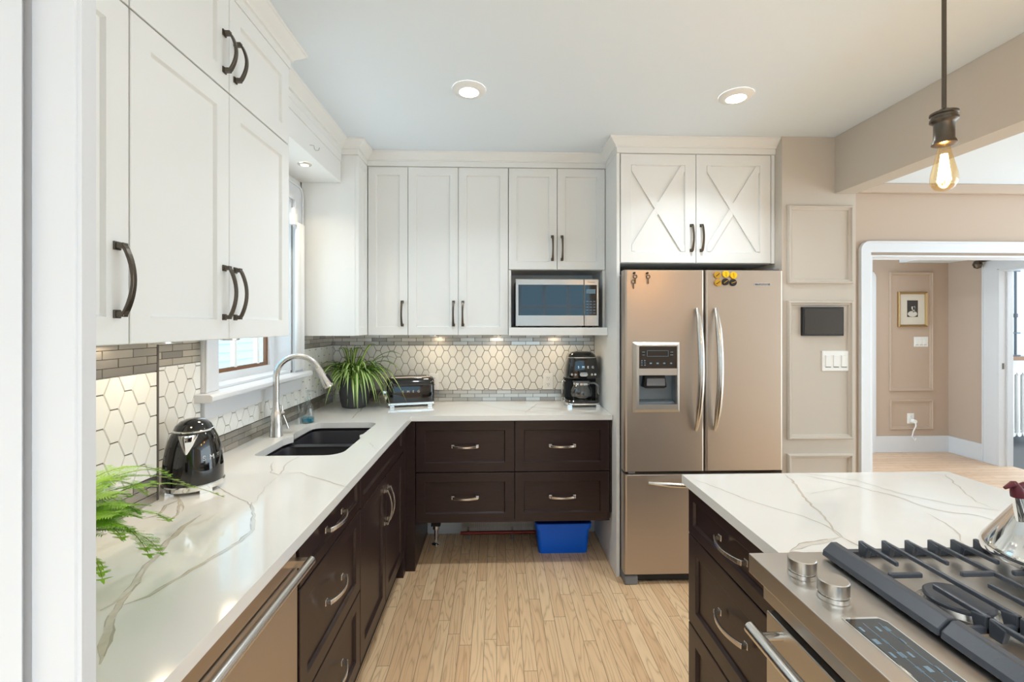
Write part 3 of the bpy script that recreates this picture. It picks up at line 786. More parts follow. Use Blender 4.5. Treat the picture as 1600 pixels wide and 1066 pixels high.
bm = B(); sv = dirv*.02 + Vector((0,0,.012)); tube(bm, [e+dd*.045+sv*.8, e+dd*.095+sv*1.08], .006, 8); obj('spray_button', bm, blackm, sp)
bm = B(); tube(bm, [(FXc,FYc+.02,CT+.10),(FXc+.01,FYc+.05,CT+.102)], .011, 14); tube(bm, [(FXc+.008,FYc+.046,CT+.10),(FXc+.02,FYc+.052,CT+.065),(FXc+.032,FYc+.056,CT+.025)], [.006,.005,.0065], 10); tube(bm, [(FXc+.008,FYc+.046,CT+.10),(FXc+.004,FYc+.05,CT+.14)], [.007,.005], 10)
obj('lever', bm, nickel, t, smooth=True)
bx, by = -1.03, 2.52
t = thing('soap_dispenser', 'clear glass soap bottle with a little blue liquid behind the faucet', 'bottle', (bx,by,CT))
bm = B(); lathe(bm, [(.028,.0),(.034,.004),(.034,.075),(.03,.095),(.018,.108),(.014,.125)], (bx,by,CT), 24); obj('bottle', bm, bottleg, t, smooth=True)
bm = B(); lathe(bm, [(.0315,.006),(.0315,.028)], (bx,by,CT), 24); obj('soap', bm, soapm, t, smooth=True)
bm = B(); lathe(bm, [(.016,.120),(.016,.138),(.007,.140),(.007,.165),(.011,.166),(.011,.178),(.002,.180)], (bx,by,CT), 18); tube(bm, [(bx,by,CT+.172),(bx+.03,by,CT+.174),(bx+.045,by,CT+.166)], .004, 8); tube(bm, [(bx,by,CT+.13),(bx+.004,by,CT+.01)], .002, 8)
obj('pump', bm, bottleg, t, smooth=True)
bx, by = -1.06, 2.47
bm = B(); lathe(bm, [(.010,0),(.014,.003),(.010,.02),(.006,.05),(.009,.075),(.005,.10),(.003,.14),(.001,.155)], (bx,by,CT), 16)
tag(obj('ornament', bm, bottleg, smooth=True, org=(bx,by,CT)), 'slim clear glass spire left of the soap bottle', 'ornament')

# ============================================================ SMALL APPLIANCES
def letters(root, s, size, place, m, name='letter'):
    for i, c in enumerate(s):
        bm = B(); text_bm(bm, c, size, place(i), ext=.0012); obj(name, bm, m, root)
# kettle on the counter
kx, ky = -.992, 1.525
t = thing('electric_kettle', 'black retro electric kettle with chrome spout on the left counter', 'kettle', (kx,ky,CT))
kp = [(.084,.026),(.085,.030),(.0845,.07),(.081,.105),(.075,.14),(.068,.165),(.060,.183),(.056,.190)]
bm = B(); lathe(bm, kp, (kx,ky,CT), 48); obj('body', bm, black, t, smooth=True)
bm = B(); lathe(bm, [(.0572,.1895),(.0578,.1935),(.055,.195)], (kx,ky,CT), 48); obj('lid_ring', bm, chrome, t, smooth=True)
bm = B(); lathe(bm, [(.055,.194),(.049,.208),(.037,.220),(.020,.227),(.004,.229)], (kx,ky,CT), 48); obj('lid', bm, black, t, smooth=True)
bm = B(); lathe(bm, [(.085,.010),(.088,.012),(.088,.024),(.0845,.027)], (kx,ky,CT), 48)
for a in range(4):
    an = math.radians(-35+90*a); c = Vector((kx+.075*math.cos(an), ky+.075*math.sin(an), CT)); 
    box(bm, -.012,.012,-.018,.018, 0.0,.014, M=Matrix.Translation(c) @ Matrix.Rotation(an, 4, 'Z'))
obj('base', bm, chrome, t, smooth=True)
def rad_at(prof, z):
    for (r0,z0),(r1,z1) in zip(prof, prof[1:]):
        if z0 <= z <= z1: return r0+(r1-r0)*(z-z0)/(z1-z0)
    return prof[-1][0]
# spout: chrome wedge towards camera
ang = math.radians(-72)
bm = B(); rows = []
for z, hw, out in ((.186,.032,.026),(.178,.030,.023),(.164,.024,.016),(.150,.018,.010),(.137,.011,.006),(.128,.005,.002)):
    r = rad_at(kp, z); row = []
    for k in range(9):
        s = -1+2*k/8; a = ang + s*hw/ r ; rr = r - .003 + (out+.004)*(1-abs(s))**.8 ; row.append(bm.verts.new((kx+rr*math.cos(a), ky+rr*math.sin(a), CT+z)))
    rows.append(row)
for a, b in zip(rows, rows[1:]):
    for k in range(8): bm.faces.new([a[k], a[k+1], b[k+1], b[k]])
bm.faces.new(rows[0]); obj('spout', bm, chrome, t, smooth=True)
def kl(i):
    a = math.radians(-37 + 17*i); r = rad_at(kp, .115)+.0012; o_ = (kx+r*math.cos(a), ky+r*math.sin(a), CT+.102)
    return frame_M(o_, (-math.sin(a), math.cos(a), 0), (-.12*math.cos(a), -.12*math.sin(a), .99))
letters(t, 'SMEG', .022, kl, chrome)
bm = B(); an = math.radians(108); c, s = math.cos(an), math.sin(an)
tube(bm, [(kx+.054*c,ky+.054*s,CT+.19),(kx+.095*c,ky+.095*s,CT+.20),(kx+.12*c,ky+.128*s,CT+.19),(kx+.130*c,ky+.130*s,CT+.13),(kx+.118*c,ky+.118*s,CT+.08),(kx+.09*c,ky+.09*s,CT+.065)], .011, 12); obj('handle', bm, black, t, smooth=True)
# toaster
tx, ty, ta = -.575, 3.055, math.radians(14)
TM = Matrix.Translation((tx,ty,CT)) @ Matrix.Rotation(ta, 4, 'Z')
t = thing('toaster', 'black retro toaster with chrome base between spider plant and outlet', 'toaster', (tx,ty,CT))
bm = B(); k = 10; W2_, D2, = .150, .085
def tsec(x, sc):
    pts = []
    for y, z in ((-D2,.03),(-D2*1.02,.08),(-D2*.98,.14),(-D2*.86,.172),(-D2*.6,.187),(0,.190),(D2*.6,.187),(D2*.86,.172),(D2*.98,.14),(D2*1.02,.08),(D2,.03)):
        pts.append(bm.verts.new(TM @ Vector((x, y*sc, .03+(z-.03)*(.75+.25*sc)))))
    return pts
secs = [tsec(x, s) for x, s in ((-.152,.72),(-.147,.88),(-.135,.97),(-.11,1),(.11,1),(.135,.97),(.147,.88),(.152,.72))]
for a, b in zip(secs, secs[1:]):
    n = len(a)
    for i in range(n): bm.faces.new([a[i], a[(i+1)%n], b[(i+1)%n], b[i]])
bm.faces.new(secs[0]); bm.faces.new(secs[-1]); obj('body', bm, black, t, smooth=True)
bm = B(); box(bm, -.145,.145,-.086,.086,.014,.0305, M=TM)
for x in (-.12,.12):
    for y in (-.07,.07): box(bm, x-.014,x+.014,y-.016,y+.016,0,.0145, M=TM)
obj('base', bm, chrome, t, bevel=.003)
bm = B(); rings(bm, type('q',(),{'__call__':lambda s,a,b,n: TM @ Vector((a,b,n))})(), [(-.125,.125,-.05,.05,.1875),(-.125,.125,-.05,.05,.193),(-.118,.118,-.043,.043,.194)]); tr = obj('top_plate', bm, chrome, t)
bm = B()
for y in (-.02,.02): box(bm, -.105,.105,y-.011,y+.011,.1935,.1946, M=TM)
obj('slot', bm, blackm, tr)
bm = B(); box(bm, -.175,-.150,-.012,.012,.085,.10, M=TM); tube(bm, [TM@Vector((-.150,-.035,.06)), TM@Vector((-.163,-.035,.06))], .013, 16); obj('lever', bm, chrome, t)
letters(t, 'SMEG', .021, lambda i: frame_M(TM @ Vector((-.052+.033*i, -.0885, .095)), TM.to_3x3() @ Vector((1,0,0)), (0,0,1)), chrome)
# coffee maker
cx_, cy_ = .565, 3.035
t = thing('coffee_maker', 'black retro drip coffee maker with glass carafe at the right end of the back counter', 'coffee maker', (cx_,cy_,CT))
def ds(bm, prof, c):  # rounded-D sections (w, d, z)
    rs = []
    for w, d, z in prof:
        ring = []
        for i in range(32):
            a = 2*math.pi*i/32; ca, sa = math.cos(a), math.sin(a); e = .55
            ring.append(bm.verts.new((c[0]+w*math.copysign(abs(ca)**e,ca), c[1]+d*math.copysign(abs(sa)**e,sa), CT+z)))
        rs.append(ring)
    for a, b in zip(rs, rs[1:]):
        for i in range(32): bm.faces.new([a[i], a[(i+1)%32], b[(i+1)%32], b[i]])
    bm.faces.new(rs[0]); bm.faces.new(rs[-1])
bm = B(); ds(bm, [(.112,.098,.185),(.113,.10,.192),(.110,.10,.24),(.103,.098,.285),(.095,.093,.318)], (cx_,cy_)); hd = obj('head', bm, black, t, smooth=True)
bm = B(); ds(bm, [(.0955,.0935,.3185),(.0955,.0935,.322)], (cx_,cy_)); obj('trim_ring', bm, chrome, t, smooth=True)
bm = B(); ds(bm, [(.094,.092,.3225),(.088,.088,.338),(.074,.078,.35),(.045,.055,.357)], (cx_,cy_)); obj('lid', bm, black, t, smooth=True)
bm = B(); box(bm, cx_-.106, cx_+.106, cy_+.02, cy_+.09, .035+CT, .186+CT); obj('back_column', bm, blackm, t, bevel=.01)
bm = B(); ds(bm, [(.112,.11,.026),(.113,.112,.034),(.108,.106,.044)], (cx_,cy_-.01)); lathe(bm, [(.062,.044),(.062,.050)], (cx_,cy_-.042,CT), 32); obj('warming_plate', bm, black, t, smooth=True)
bm = B(); ds(bm, [(.113,.112,.016),(.115,.114,.020),(.113,.112,.026)], (cx_,cy_-.01))
for sx in (-1,1):
    for sy in (-1,1): box(bm, cx_+sx*.092-.014, cx_+sx*.092+.014, cy_-.01+sy*.085-.018, cy_-.01+sy*.085+.018, CT, CT+.0165)
obj('base', bm, chrome, t, smooth=True)
cc = (cx_-.005, cy_-.042, CT+.0505)
bm = B(); lathe(bm, [(.05,.0),(.064,.006),(.071,.03),(.068,.06),(.055,.085),(.05,.095)], cc, 32); cf = obj('carafe', bm, caraf, t, smooth=True)
bm = B(); lathe(bm, [(.053,.088),(.055,.090),(.055,.104),(.05,.106)], cc, 32); obj('carafe_band', bm, chrome, cf, smooth=True)
bm = B(); lathe(bm, [(.056,.1065),(.060,.111),(.056,.116),(.02,.119)], cc, 32); obj('carafe_lid', bm, greyp, cf, smooth=True)
bm = B(); hx, hy, hz = cc; tube(bm, [(hx+.052,hy-.012,hz+.100),(hx+.085,hy-.024,hz+.102),(hx+.105,hy-.032,hz+.085),(hx+.107,hy-.034,hz+.03)], [.008,.008,.009,.007], 10, flat=(1.2,.8)); obj('carafe_handle', bm, greyp, cf, bevel=.003)
bm = B()
fyc = cy_-.0985
for i, dx in enumerate((-.078,-.054,.052,.074)): tube(bm, [(cx_+dx, fyc+.004-.001, CT+.212),(cx_+dx, fyc-.005, CT+.212)], .0075, 14)
for k_ in range(1): 
    P = rrect(cx_-.026, cx_+.026, -.013, .013, .0125, 5); prism(bm, [(x, fyc+.002, CT+.212+z) for x, z in P], (0,-.006,0))
obj('buttons', bm, chrome, hd)
letters(hd, 'SMEG', .021, lambda i: frame_M((cx_-.034+.031*i, cy_-.0985, CT+.252), (1,0,0), (0,.05,1)), chrome)
bm = B(); tube(bm, [(cx_-.11,cy_-.02,CT+.03),(cx_-.128,cy_-.02,CT+.03),(cx_-.130,cy_-.02,CT+.15),(cx_-.120,cy_-.02,CT+.17),(cx_-.108,cy_-.02,CT+.16)], .004, 8); obj('wire_guard', bm, chrome, t, smooth=True)
# microwave
mx0, mx1, my0, my1, mz0, mz1 = .118, .635, 2.812, 3.14, 1.447, 1.738
t = thing('microwave', 'stainless microwave with black glass door on the white shelf', 'microwave', (.38,2.95,1.438))
carcass(t, mx0+.004, mx1-.004, my0+.03, my1, mz0, mz1-.004, blackm, 'case')
fm = Fr('-Y', my0)
bm = B(); rings(bm, fm, [(mx0,mx0+.425,mz0,mz1,-.029),(mx0,mx0+.425,mz0,mz1,-.003),(mx0+.003,mx0+.422,mz0+.003,mz1-.003,0),(mx0+.016,mx0+.422,mz0+.065,mz1-.035,0),(mx0+.016,mx0+.422,mz0+.065,mz1-.035,-.003)]); md = obj('door', bm, steel, t)
bm = B(); fbox(bm, fm, mx0+.0165, mx0+.4215, mz0+.0655, mz1-.0355, -.003, -.0006); obj('door_window', bm, glassb, md)
bm = B(); fbox(bm, fm, mx0+.427, mx1, mz0, mz1, -.029, 0); cp = obj('control_side', bm, steel, t, bevel=.003)
bm = B(); fbox(bm, fm, mx0+.429, mx1-.012, mz0+.066, mz1-.036, .0002, .0016); kp_ = obj('control_glass', bm, glassb, cp)
bm = B()
for r in range(5):
    for c in range(3): fbox(bm, fm, mx0+.438+c*.022, mx0+.452+c*.022, mz0+.078+r*.018, mz0+.083+r*.018, .0017, .0021)
fbox(bm, fm, mx0+.438, mx0+.496, mz1-.09, mz1-.062, .0017, .0021)
obj('key_markings', bm, icon, kp_)
bm = B(); fbox(bm, fm, mx0+.436, mx1-.016, mz0+.012, mz0+.05, .0002, .003); obj('open_button', bm, steel, cp, bevel=.001)
bm = B(); text_bm(bm, 'Panasonic', .012, frame_M(fm(mx0+.472, mz1-.022, .0006), (1,0,0), (0,0,1)), ext=.0004); obj('lettering', bm, blackm, cp)
bm = B()
for x in (mx0+.04, mx1-.04):
    for y in (my0+.05, my1-.04): lathe(bm, [(.012,0),(.012,.0095)], (x,y,1.4378), 12)
obj('feet', bm, blackm, t)

# ============================================================ REFRIGERATOR
RY = 2.512; fr_ = Fr('-Y', RY); rx0, rx1, rs0, rs1 = .7135, 1.614, 1.163, 1.171
t = thing('refrigerator', 'stainless french-door refrigerator with ice dispenser and bottom freezer', 'refrigerator', (1.16,2.8,0))
carcass(t, .716, 1.612, RY+.075, 3.17, .03, 1.735, greyp, 'case')
def rr_door(w0, w1, v0, v1, hole=None):
    L_ = [(w0,w1,v0,v1,-.07),(w0,w1,v0,v1,-.012),(w0+.004,w1-.004,v0+.002,v1-.002,-.003),(w0+.012,w1-.012,v0+.004,v1-.004,0)]
    return L_
dh = (.785,1.015,.985,1.335)
bm = B(); rings(bm, fr_, rr_door(rx0, rs0, .632, 1.762) + [(*dh,0),(*dh,-.068)]); dl = obj('left_door', bm, steelv, t)
bm = B(); rings(bm, fr_, rr_door(rs1, rx1, .632, 1.762)); dr = obj('right_door', bm, steelv, t)
bm = B(); rings(bm, fr_, rr_door(rx0, rx1, .058, .618)); dz = obj('freezer_drawer', bm, steelv, t)
bm = B(); box(bm, .73, 1.60, RY+.03, RY+.2, .012, .055); obj('kick_grille', bm, blackm, t)
for fa, fbb in ((.7135,.79),(1.54,1.614)):
    bm = B(); box(bm, fa, fbb, RY+.005, RY+.12, 0.0, .05); obj('front_foot', bm, greyp, t, bevel=.008)
bm = B(); box(bm, .735, .775, RY+.01, RY+.06, .6205, .6305); obj('hinge', bm, greyp, t, bevel=.002)
bm = B(); box(bm, 1.57,1.605, RY+.02, RY+.1, 1.7635, 1.776); obj('hinge', bm, greyp, t, bevel=.002)
def rhandle(parent, p0, p1, bow, w=.017):
    bm = B(); pts = []; n = 18
    for i in range(n+1):
        s = i/n; q = Vector(p0).lerp(Vector(p1), s); q.y -= .010 + bow*math.sin(math.pi*s)**.75; pts.append(q)
    rr = [w*(.55+.45*min(1, 6*min(i, n-i)/n)) for i in range(n+1)]
    tube(bm, pts, rr, 16)
    return obj('handle', bm, nickel, parent, smooth=True)
rhandle(dl, (1.117,RY,1.545), (1.112,RY,.865), .062); rhandle(dr, (1.222,RY,1.545), (1.218,RY,.865), .062)
rhandle(dz, (.845,RY,.575), (1.50,RY,.575), .058, .015)
# dispenser
o0, o1, p0, p1 = .757, 1.020, .967, 1.357
bm = B(); rings(bm, fr_, [(o0,o1,p0,p1,.0005),(o0,o1,p0,p1,.006),(o0+.018,o1-.012,p0+.016,p1-.014,.016),(o0+.032,o1-.018,p0+.045,p1-.022,.016),(o0+.032,o1-.018,p0+.045,p1-.022,-.016)], False, False)
dp = obj('dispenser_frame', bm, steel, dl)
bm = B(); fbox(bm, fr_, o0+.0325, o1-.0185, 1.212, 1.334, -.012, .011); kk = obj('display_panel', bm, glassb, dp)
bm = B()
for a, b, c, d in ((.835,.955,1.310,1.3115),(.835,.955,1.278,1.2795),(.835,.8365,1.278,1.3115),(.9535,.955,1.278,1.3115)): fbox(bm, fr_, a, b, c, d, .0112, .0118)
for i in range(4): fbox(bm, fr_, .85+i*.038, .862+i*.038, 1.236, 1.244, .0112, .0118)
for i in range(2):
    for j in range(3): fbox(bm, fr_, .802+i*.017, .809+i*.017, 1.228+j*.012, 1.233+j*.012, .0112, .0118)
    fbox(bm, fr_, .808, .822, 1.285+i*.016, 1.288+i*.016, .0112, .0118); fbox(bm, fr_, .966, .982, 1.285+i*.016, 1.288+i*.016, .0112, .0118)
obj('display_markings', bm, icon, kk)
bm = B(); fbox(bm, fr_, o0+.0325, o1-.0185, 1.174, 1.2115, -.012, .0155); obj('dispenser_bridge', bm, steel, dp)
cav = mat('dispenser_cavity', (128,138,146), .3, metal=.3)
bm = B(); 
fbox(bm, fr_, o0+.03, o1-.016, 1.01, 1.18, -.065, -.060); box(bm, o0+.028, o0+.032, RY+.012, RY+.065, 1.01, 1.175); box(bm, o1-.018, o1-.014, RY+.012, RY+.065, 1.01, 1.175)
prism(bm, [(o0+.032,RY+.012,1.012),(o0+.032,RY+.06,1.012),(o0+.032,RY+.06,1.03)], (o1-o0-.05,0,0))
obj('cavity', bm, cav, dp)
bm = B(); prism(bm, [fr_(x, z, -.055) for x, z in ((.832,1.172),(.945,1.172),(.955,1.105),(.94,1.098),(.835,1.098),(.822,1.105))], (0,-.045,0)); ch = obj('chute', bm, blackm, dp, bevel=.004)
bm = B(); prism(bm, [fr_(x, z, -.009) for x, z in ((.838,1.155),(.94,1.155),(.944,1.112),(.836,1.112))], (0,-.01,0)); obj('paddle', bm, greyp, ch, bevel=.006)
bm = B(); box(bm, .858,.925, RY+.02, RY+.04, 1.172, 1.176); obj('dispenser_light', bm, mat('dispenser_lamp', (255,255,255), emis=(255,255,255), es=5), ch)
bm = B(); fbox(bm, fr_, o0+.034, o1-.02, .985, 1.011, .001, .014); obj('drip_tray', bm, steel, dp, bevel=.002)
bm = B(); fbox(bm, fr_, 1.448, 1.542, 1.672, 1.690, .0003, .002, 0); fbox(bm, fr_, 1.451, 1.539, 1.675, 1.687, .002, .0024, 1)
text_bm(bm, 'KitchenAid', .0125, frame_M(fr_(1.495, 1.6775, .0030), (1,0,0), (0,0,1)), ext=.0004); obj('emblem', bm, [nickel, greyp], dr)
# magnets
mg = [(1.235,1.733,ochre,'ochre round magnet, upper left of the six on the right fridge door'),(1.283,1.738,yellow,'bright yellow round magnet, top middle of the six on the fridge'),
 (1.327,1.731,yellow,'bright yellow round magnet, top right of the six on the fridge'),(1.238,1.690,ochre,'ochre round magnet, lower left of the six on the fridge'),
 (1.281,1.695,blackm,'black round magnet with a slanted bar, bottom middle of the six on the fridge'),(1.325,1.691,blackm,'black round magnet, bottom right of the six on the fridge')]
for i, (x, z, m_, lb) in enumerate(mg):
    t = thing('fridge_magnet', lb, 'magnet', (x, RY-.0005, z), 'round magnets on the refrigerator door')
    bm = B(); cyl(bm, (x,RY-.0003,z), (x,RY-.009,z), .0195, 24); obj('disc', bm, m_, t, bevel=.0015)
    a = math.radians((40,95,95,35,35,20)[i]); dx, dzz = .013*math.cos(a), .013*math.sin(a)
    bm = B(); tube(bm, [(x-dx,RY-.0098,z-dzz),(x+dx,RY-.0098,z+dzz)], .0018, 6); obj('bar', bm, ochre if m_ is not ochre else blackm, t)
def key(x, z, n, lb):
    t = thing('key', lb, 'key', (x, RY, z), 'keys hanging on the refrigerator door')
    bm = B(); cyl(bm, (x,RY-.0003,z), (x,RY-.012,z), .006, 12); obj('magnet_hook', bm, blackm, t)
    bm = B()
    for k_ in range(n):
        dz = -.02-.028*k_; dx = (-1)**k_*.005
        pts = [(x+dx+.010*math.cos(a), RY-.008-.002*k_, z+dz+.010*math.sin(a)) for a in [2*math.pi*i/14 for i in range(15)]]
        tube(bm, pts, .0025, 6); box(bm, x+dx-.003, x+dx+.003, RY-.0095-.002*k_, RY-.0075-.002*k_, z+dz-.040, z+dz-.008)
    obj('key_blade', bm, bronze, t)
key(.765, 1.742, 2, 'bunch of keys hanging at the upper left of the left fridge door')
key(.838, 1.742, 1, 'single small key hanging right of the key bunch on the fridge')

# ============================================================ RANGE
ZR = .935
t = thing('gas_range', 'stainless slide-in gas range with black cast iron grates in the island', 'stove', (.93,.62,0))
ry0, ry1 = .245, 1.012
bm = B(); box(bm, .64, 1.262, ry0+.004, 1.010, .09, .905); obj('body', bm, greyp, t)
bm = B(); prism(bm, [(.572,ry0,ZR),(.572,ry0,.893),(.606,ry0,.866),(.606,ry0,.832),(.66,ry0,.832),(.745,ry0,.906),(.745,ry0,ZR)], (0,.995-ry0+.02,0)); con = obj('control_console', bm, steel, t, bevel=.0015)
bm = B(); box(bm, .7455, 1.262, ry0, 1.0145, .906, .930); ck = obj('cooktop', bm, steel, t, bevel=.002)
bm = B(); box(bm, .752, 1.26, .999, 1.013, .9305, .941); box(bm, .752, 1.26, .247, .262, .9305, .941); box(bm, .7505, .765, .262, .999, .9305, .941); obj('rim', bm, iron, ck)
bm = B(); box(bm, .62, .645, ry0+.006, 1.008, .818, .831); obj('vent_gap', bm, blackm, t)
bm = B(); fbox(bm, Fr('-X', .603), ry0+.004, .998, .20, .816, -.036, 0); od = obj('oven_door', bm, steel, t, bevel=.002)
bm = B(); fbox(bm, Fr('-X', .603), .36, .885, .34, .68, .0003, .003); obj('oven_window', bm, glassb, od)
bm = B(); tube(bm, [(.553,.27,.792),(.553,.975,.792)], .0135, 18)
for y in (.30,.945): tube(bm, [(.553,y,.792),(.604,y,.792)], .009, 12)
obj('handle', bm, nickel, od, smooth=True)
bm = B(); fbox(bm, Fr('-X', .606), ry0+.004, .998, .10, .195, -.036, 0); obj('storage_drawer', bm, steel, t, bevel=.002)
bm = B(); box(bm, .68, 1.24, ry0+.02, .99, 0, .089); obj('plinth', bm, blackm, t)
def disc(bm, x, y, r, z0, z1, mi=0, seg=36): lathe(bm, [(r,z0),(r,z1)], (x,y,0), seg, mi)
for i, (x, y) in enumerate(((.632,.922),(.638,.842),(.632,.345),(.638,.425))):
    bm = B(); lathe(bm, [(.0265,ZR+.0005),(.0265,ZR+.009),(.0235,ZR+.0095),(.0235,ZR+.0115)], (x,y,0), 36); kb = obj('knob', bm, nickel, con, smooth=True)
    bm = B(); lathe(bm, [(.0262,ZR+.0125),(.0262,ZR+.035),(.0248,ZR+.0365)], (x,y,0), 36); kt = obj('knob_cap', bm, steel, kb, smooth=True)
bm = B(); Zg = ZR+.0003
prism(bm, [(.608,.783,Zg),(.672,.783,Zg),(.681,.77,Zg),(.681,.50,Zg),(.608,.50,Zg)], (0,0,.0012)); gl = obj('glass_border', bm, chrome, con)
bm = B(); Zg = ZR+.0016; prism(bm, [(.611,.777,Zg),(.671,.777,Zg),(.678,.767,Zg),(.678,.504,Zg),(.611,.504,Zg)], (0,0,.0008)); gp = obj('touch_panel', bm, glassb, con)
bm = B(); Zg = ZR+.0025; rnd = random.Random(2)
for r in range(4):
    for c in range(8):
        y = .752 - c*.030; x = .618 + r*.0145; 
        if (r*3+c) % 4 == 3: continue
        w = .004 if (r+c) % 2 else .0022
        box(bm, x-w, x+w, y-.008, y+.004, Zg, Zg+.0002)
for x in (.6325,.660): box(bm, x-.0006, x+.0006, .53, .765, Zg, Zg+.0002)
for y in (.60,): box(bm, .614,.676, y, y+.001, Zg, Zg+.0002)
obj('panel_markings', bm, icon, gp)
# burners
for i, (x, y, r) in enumerate(((.845,.805,.050),(1.10,.80,.042),(.86,.42,.045),(1.11,.42,.04),(.98,.615,.038))):
    bm = B(); lathe(bm, [(r+.012,.9305),(r+.010,.936),(r+.002,.938),(r-.002,.947)], (x,y,0), 36); bb = obj('burner_base', bm, nickel, ck, smooth=True)
    bm = B(); lathe(bm, [(r-.004,.9475),(r,.949),(r,.953),(r-.003,.9555)], (x,y,0), 36); obj('burner_cap', bm, iron, bb, smooth=True)
def grate(y0, y1, lb):
    bm = B(); z0, z1 = .9665, .972
    # wide sloped front rail
    prism(bm, [(.724,y0,.941),(.752,y0,.941),(.762,y0,.966),(.756,y0,.970),(.744,y0,.970),(.726,y0,.953)], (0,y1-y0,0))
    box(bm, 1.235, 1.25, y0, y1, .941, z1)
    xs = [.812+.053*i for i in range(8)]; m_ = (y0+y1)/2
    for i, x in enumerate(xs):
        hw = .0036
        if i % 2 == 1: segs = [(y0, y1)]
        else: segs = [(y0, y0+.095), (y1-.095, y1)]
        for a, b in segs: box(bm, x-hw, x+hw, a, b, z0-.004, z1)
        for yy, s in ((y1,-1),(y0,1)):
            prism(bm, [(x-hw-.002,yy,.9415),(x-hw-.002,yy+s*.02,.9415),(x-hw-.002,yy+s*.026,z0),(x-hw-.002,yy,z1)], (hw*2+.004,0,0))
    for yc in (m_,):
        for a, b in ((.76,.825),(.905,.975),(1.01,1.07),(1.15,1.24)): box(bm, a, b, yc-.0042, yc+.0042, z0-.004, z1)
    box(bm, .76, 1.24, y0, y0+.008, .9415, .954); 
    return bm
g = obj('grate', grate(.722+.002, .990, ''), iron, t, bevel=.0022); g2 = obj('grate', grate(.495, .720, ''), iron, t, bevel=.0022); g3 = obj('grate', grate(.268, .491, ''), iron, t, bevel=.0022)

# stovetop kettle
sx, sy, sz = 1.130, .885, .9722
t = thing('stovetop_kettle', 'polished steel cone kettle with a maroon bird whistle on the range grate', 'kettle', (sx,sy,sz))
bm = B(); lathe(bm, [(.100,0),(.106,.004),(.108,.014),(.104,.026),(.082,.062),(.060,.098),(.044,.122),(.034,.132)], (sx,sy,sz), 56); obj('body', bm, chrome, t, smooth=True)
bm = B(); lathe(bm, [(.034,.1325),(.030,.14),(.006,.144),(.005,.155),(.010,.16),(.010,.17),(.002,.176)], (sx,sy,sz), 28); obj('lid', bm, chrome, t, smooth=True)
bm = B(); tube(bm, [(sx-.052,sy+.004,sz+.075),(sx-.062,sy+.004,sz+.105),(sx-.070,sy+.004,sz+.135)], [.017,.013,.011], 18); obj('spout', bm, chrome, t, smooth=True)
bm = B(); ex, ey, ez = sx-.072, sy+.004, sz+.140
tube(bm, [(ex+.001,ey,ez-.008),(ex,ey,ez),(ex-.004,ey,ez+.012),(ex-.008,ey,ez+.022)], [.012,.012,.009,.004], 12)
tube(bm, [(ex-.028,ey,ez+.010),(ex-.012,ey,ez+.018),(ex,ey,ez+.010),(ex+.014,ey,ez+.016),(ex+.028,ey,ez+.012)], [.003,.006,.007,.006,.003], 10)
obj('whistle', bm, maroon, t, smooth=True)
bm = B(); tube(bm, [(sx+.02,sy,sz+.118),(sx+.03,sy,sz+.17),(sx+.07,sy,sz+.20),(sx+.12,sy,sz+.18),(sx+.13,sy,sz+.12),(sx+.10,sy,sz+.06),(sx+.082,sy,sz+.055)], .006, 12); obj('handle', bm, blackm, t, smooth=True)

# ============================================================ PLANTS
px_, py_ = -.925, 3.0
t = thing('potted_plant', 'spider plant with striped arching leaves in a charcoal pot in the counter corner', 'plant', (px_,py_,CT))
bm = B(); lathe(bm, [(.070,0),(.078,.004),(.088,.04),(.097,.10),(.099,.16),(.098,.196),(.092,.197),(.090,.175)], (px_,py_,CT+.0012), 40, cap=False); bm.faces.new([v for v in bm.verts][:40][::-1]); obj('pot', bm, potm, t, smooth=True)
bm = B(); lathe(bm, [(.0905,.16),(.0905,.176),(.002,.182)], (px_,py_,CT), 30); obj('soil', bm, soil, t, smooth=True)
bm = B(); rnd = random.Random(21)
def inside(q):  # keep leaves out of walls, panels and counter
    q.x = max(q.x, XL+.014); q.y = min(q.y, YB-.016); q.z = max(q.z, CT+.012)
    if q.x > -.755 and q.z < CT+.205: q.y = min(q.y, 2.925)
    return q
def leaf(bm, base, az, reach, rise, drop, w, n=14):
    d = Vector((math.cos(az), math.sin(az), 0)); side = Vector((-d.y, d.x, 0)); rows = []
    for i in range(n+1):
        s = i/n; q = Vector(base) + d*(reach*(s**.9)) + Vector((0,0, rise*math.sin(min(1, s*1.25)*math.pi/2)*1.0 - drop*s**2.6))
        q = inside(q); ww = w*(.55+.9*math.sin(math.pi*min(.97, s*.8+.18)))*(1 if s < .75 else (1-s)/.25*.95+.05)
        rows.append([bm.verts.new(q - side*ww + Vector((0,0,ww*.4))), bm.verts.new(q - side*ww*.35), bm.verts.new(q + side*ww*.35), bm.verts.new(q + side*ww + Vector((0,0,ww*.4)))])
    for a, b in zip(rows, rows[1:]):
        for k_ in range(3): bm.faces.new([a[k_], a[k_+1], b[k_+1], b[k_]]).material_index = 1 if k_ == 1 else 0
for i in range(84):
    az = rnd.uniform(0, 2*math.pi)
    if .5 < az < 2.6 and rnd.random() < .5: az += math.pi
    u = rnd.random(); reach = .09 + .24*u*rnd.uniform(.7,1.1)
    b0_ = (px_ + rnd.uniform(-.03,.03), py_+rnd.uniform(-.03,.03), CT+.18)
    leaf(bm, b0_, az, reach, rnd.uniform(.07,.17), rnd.uniform(.03,.30)*(.5+u*.6), rnd.uniform(.0055,.0092))
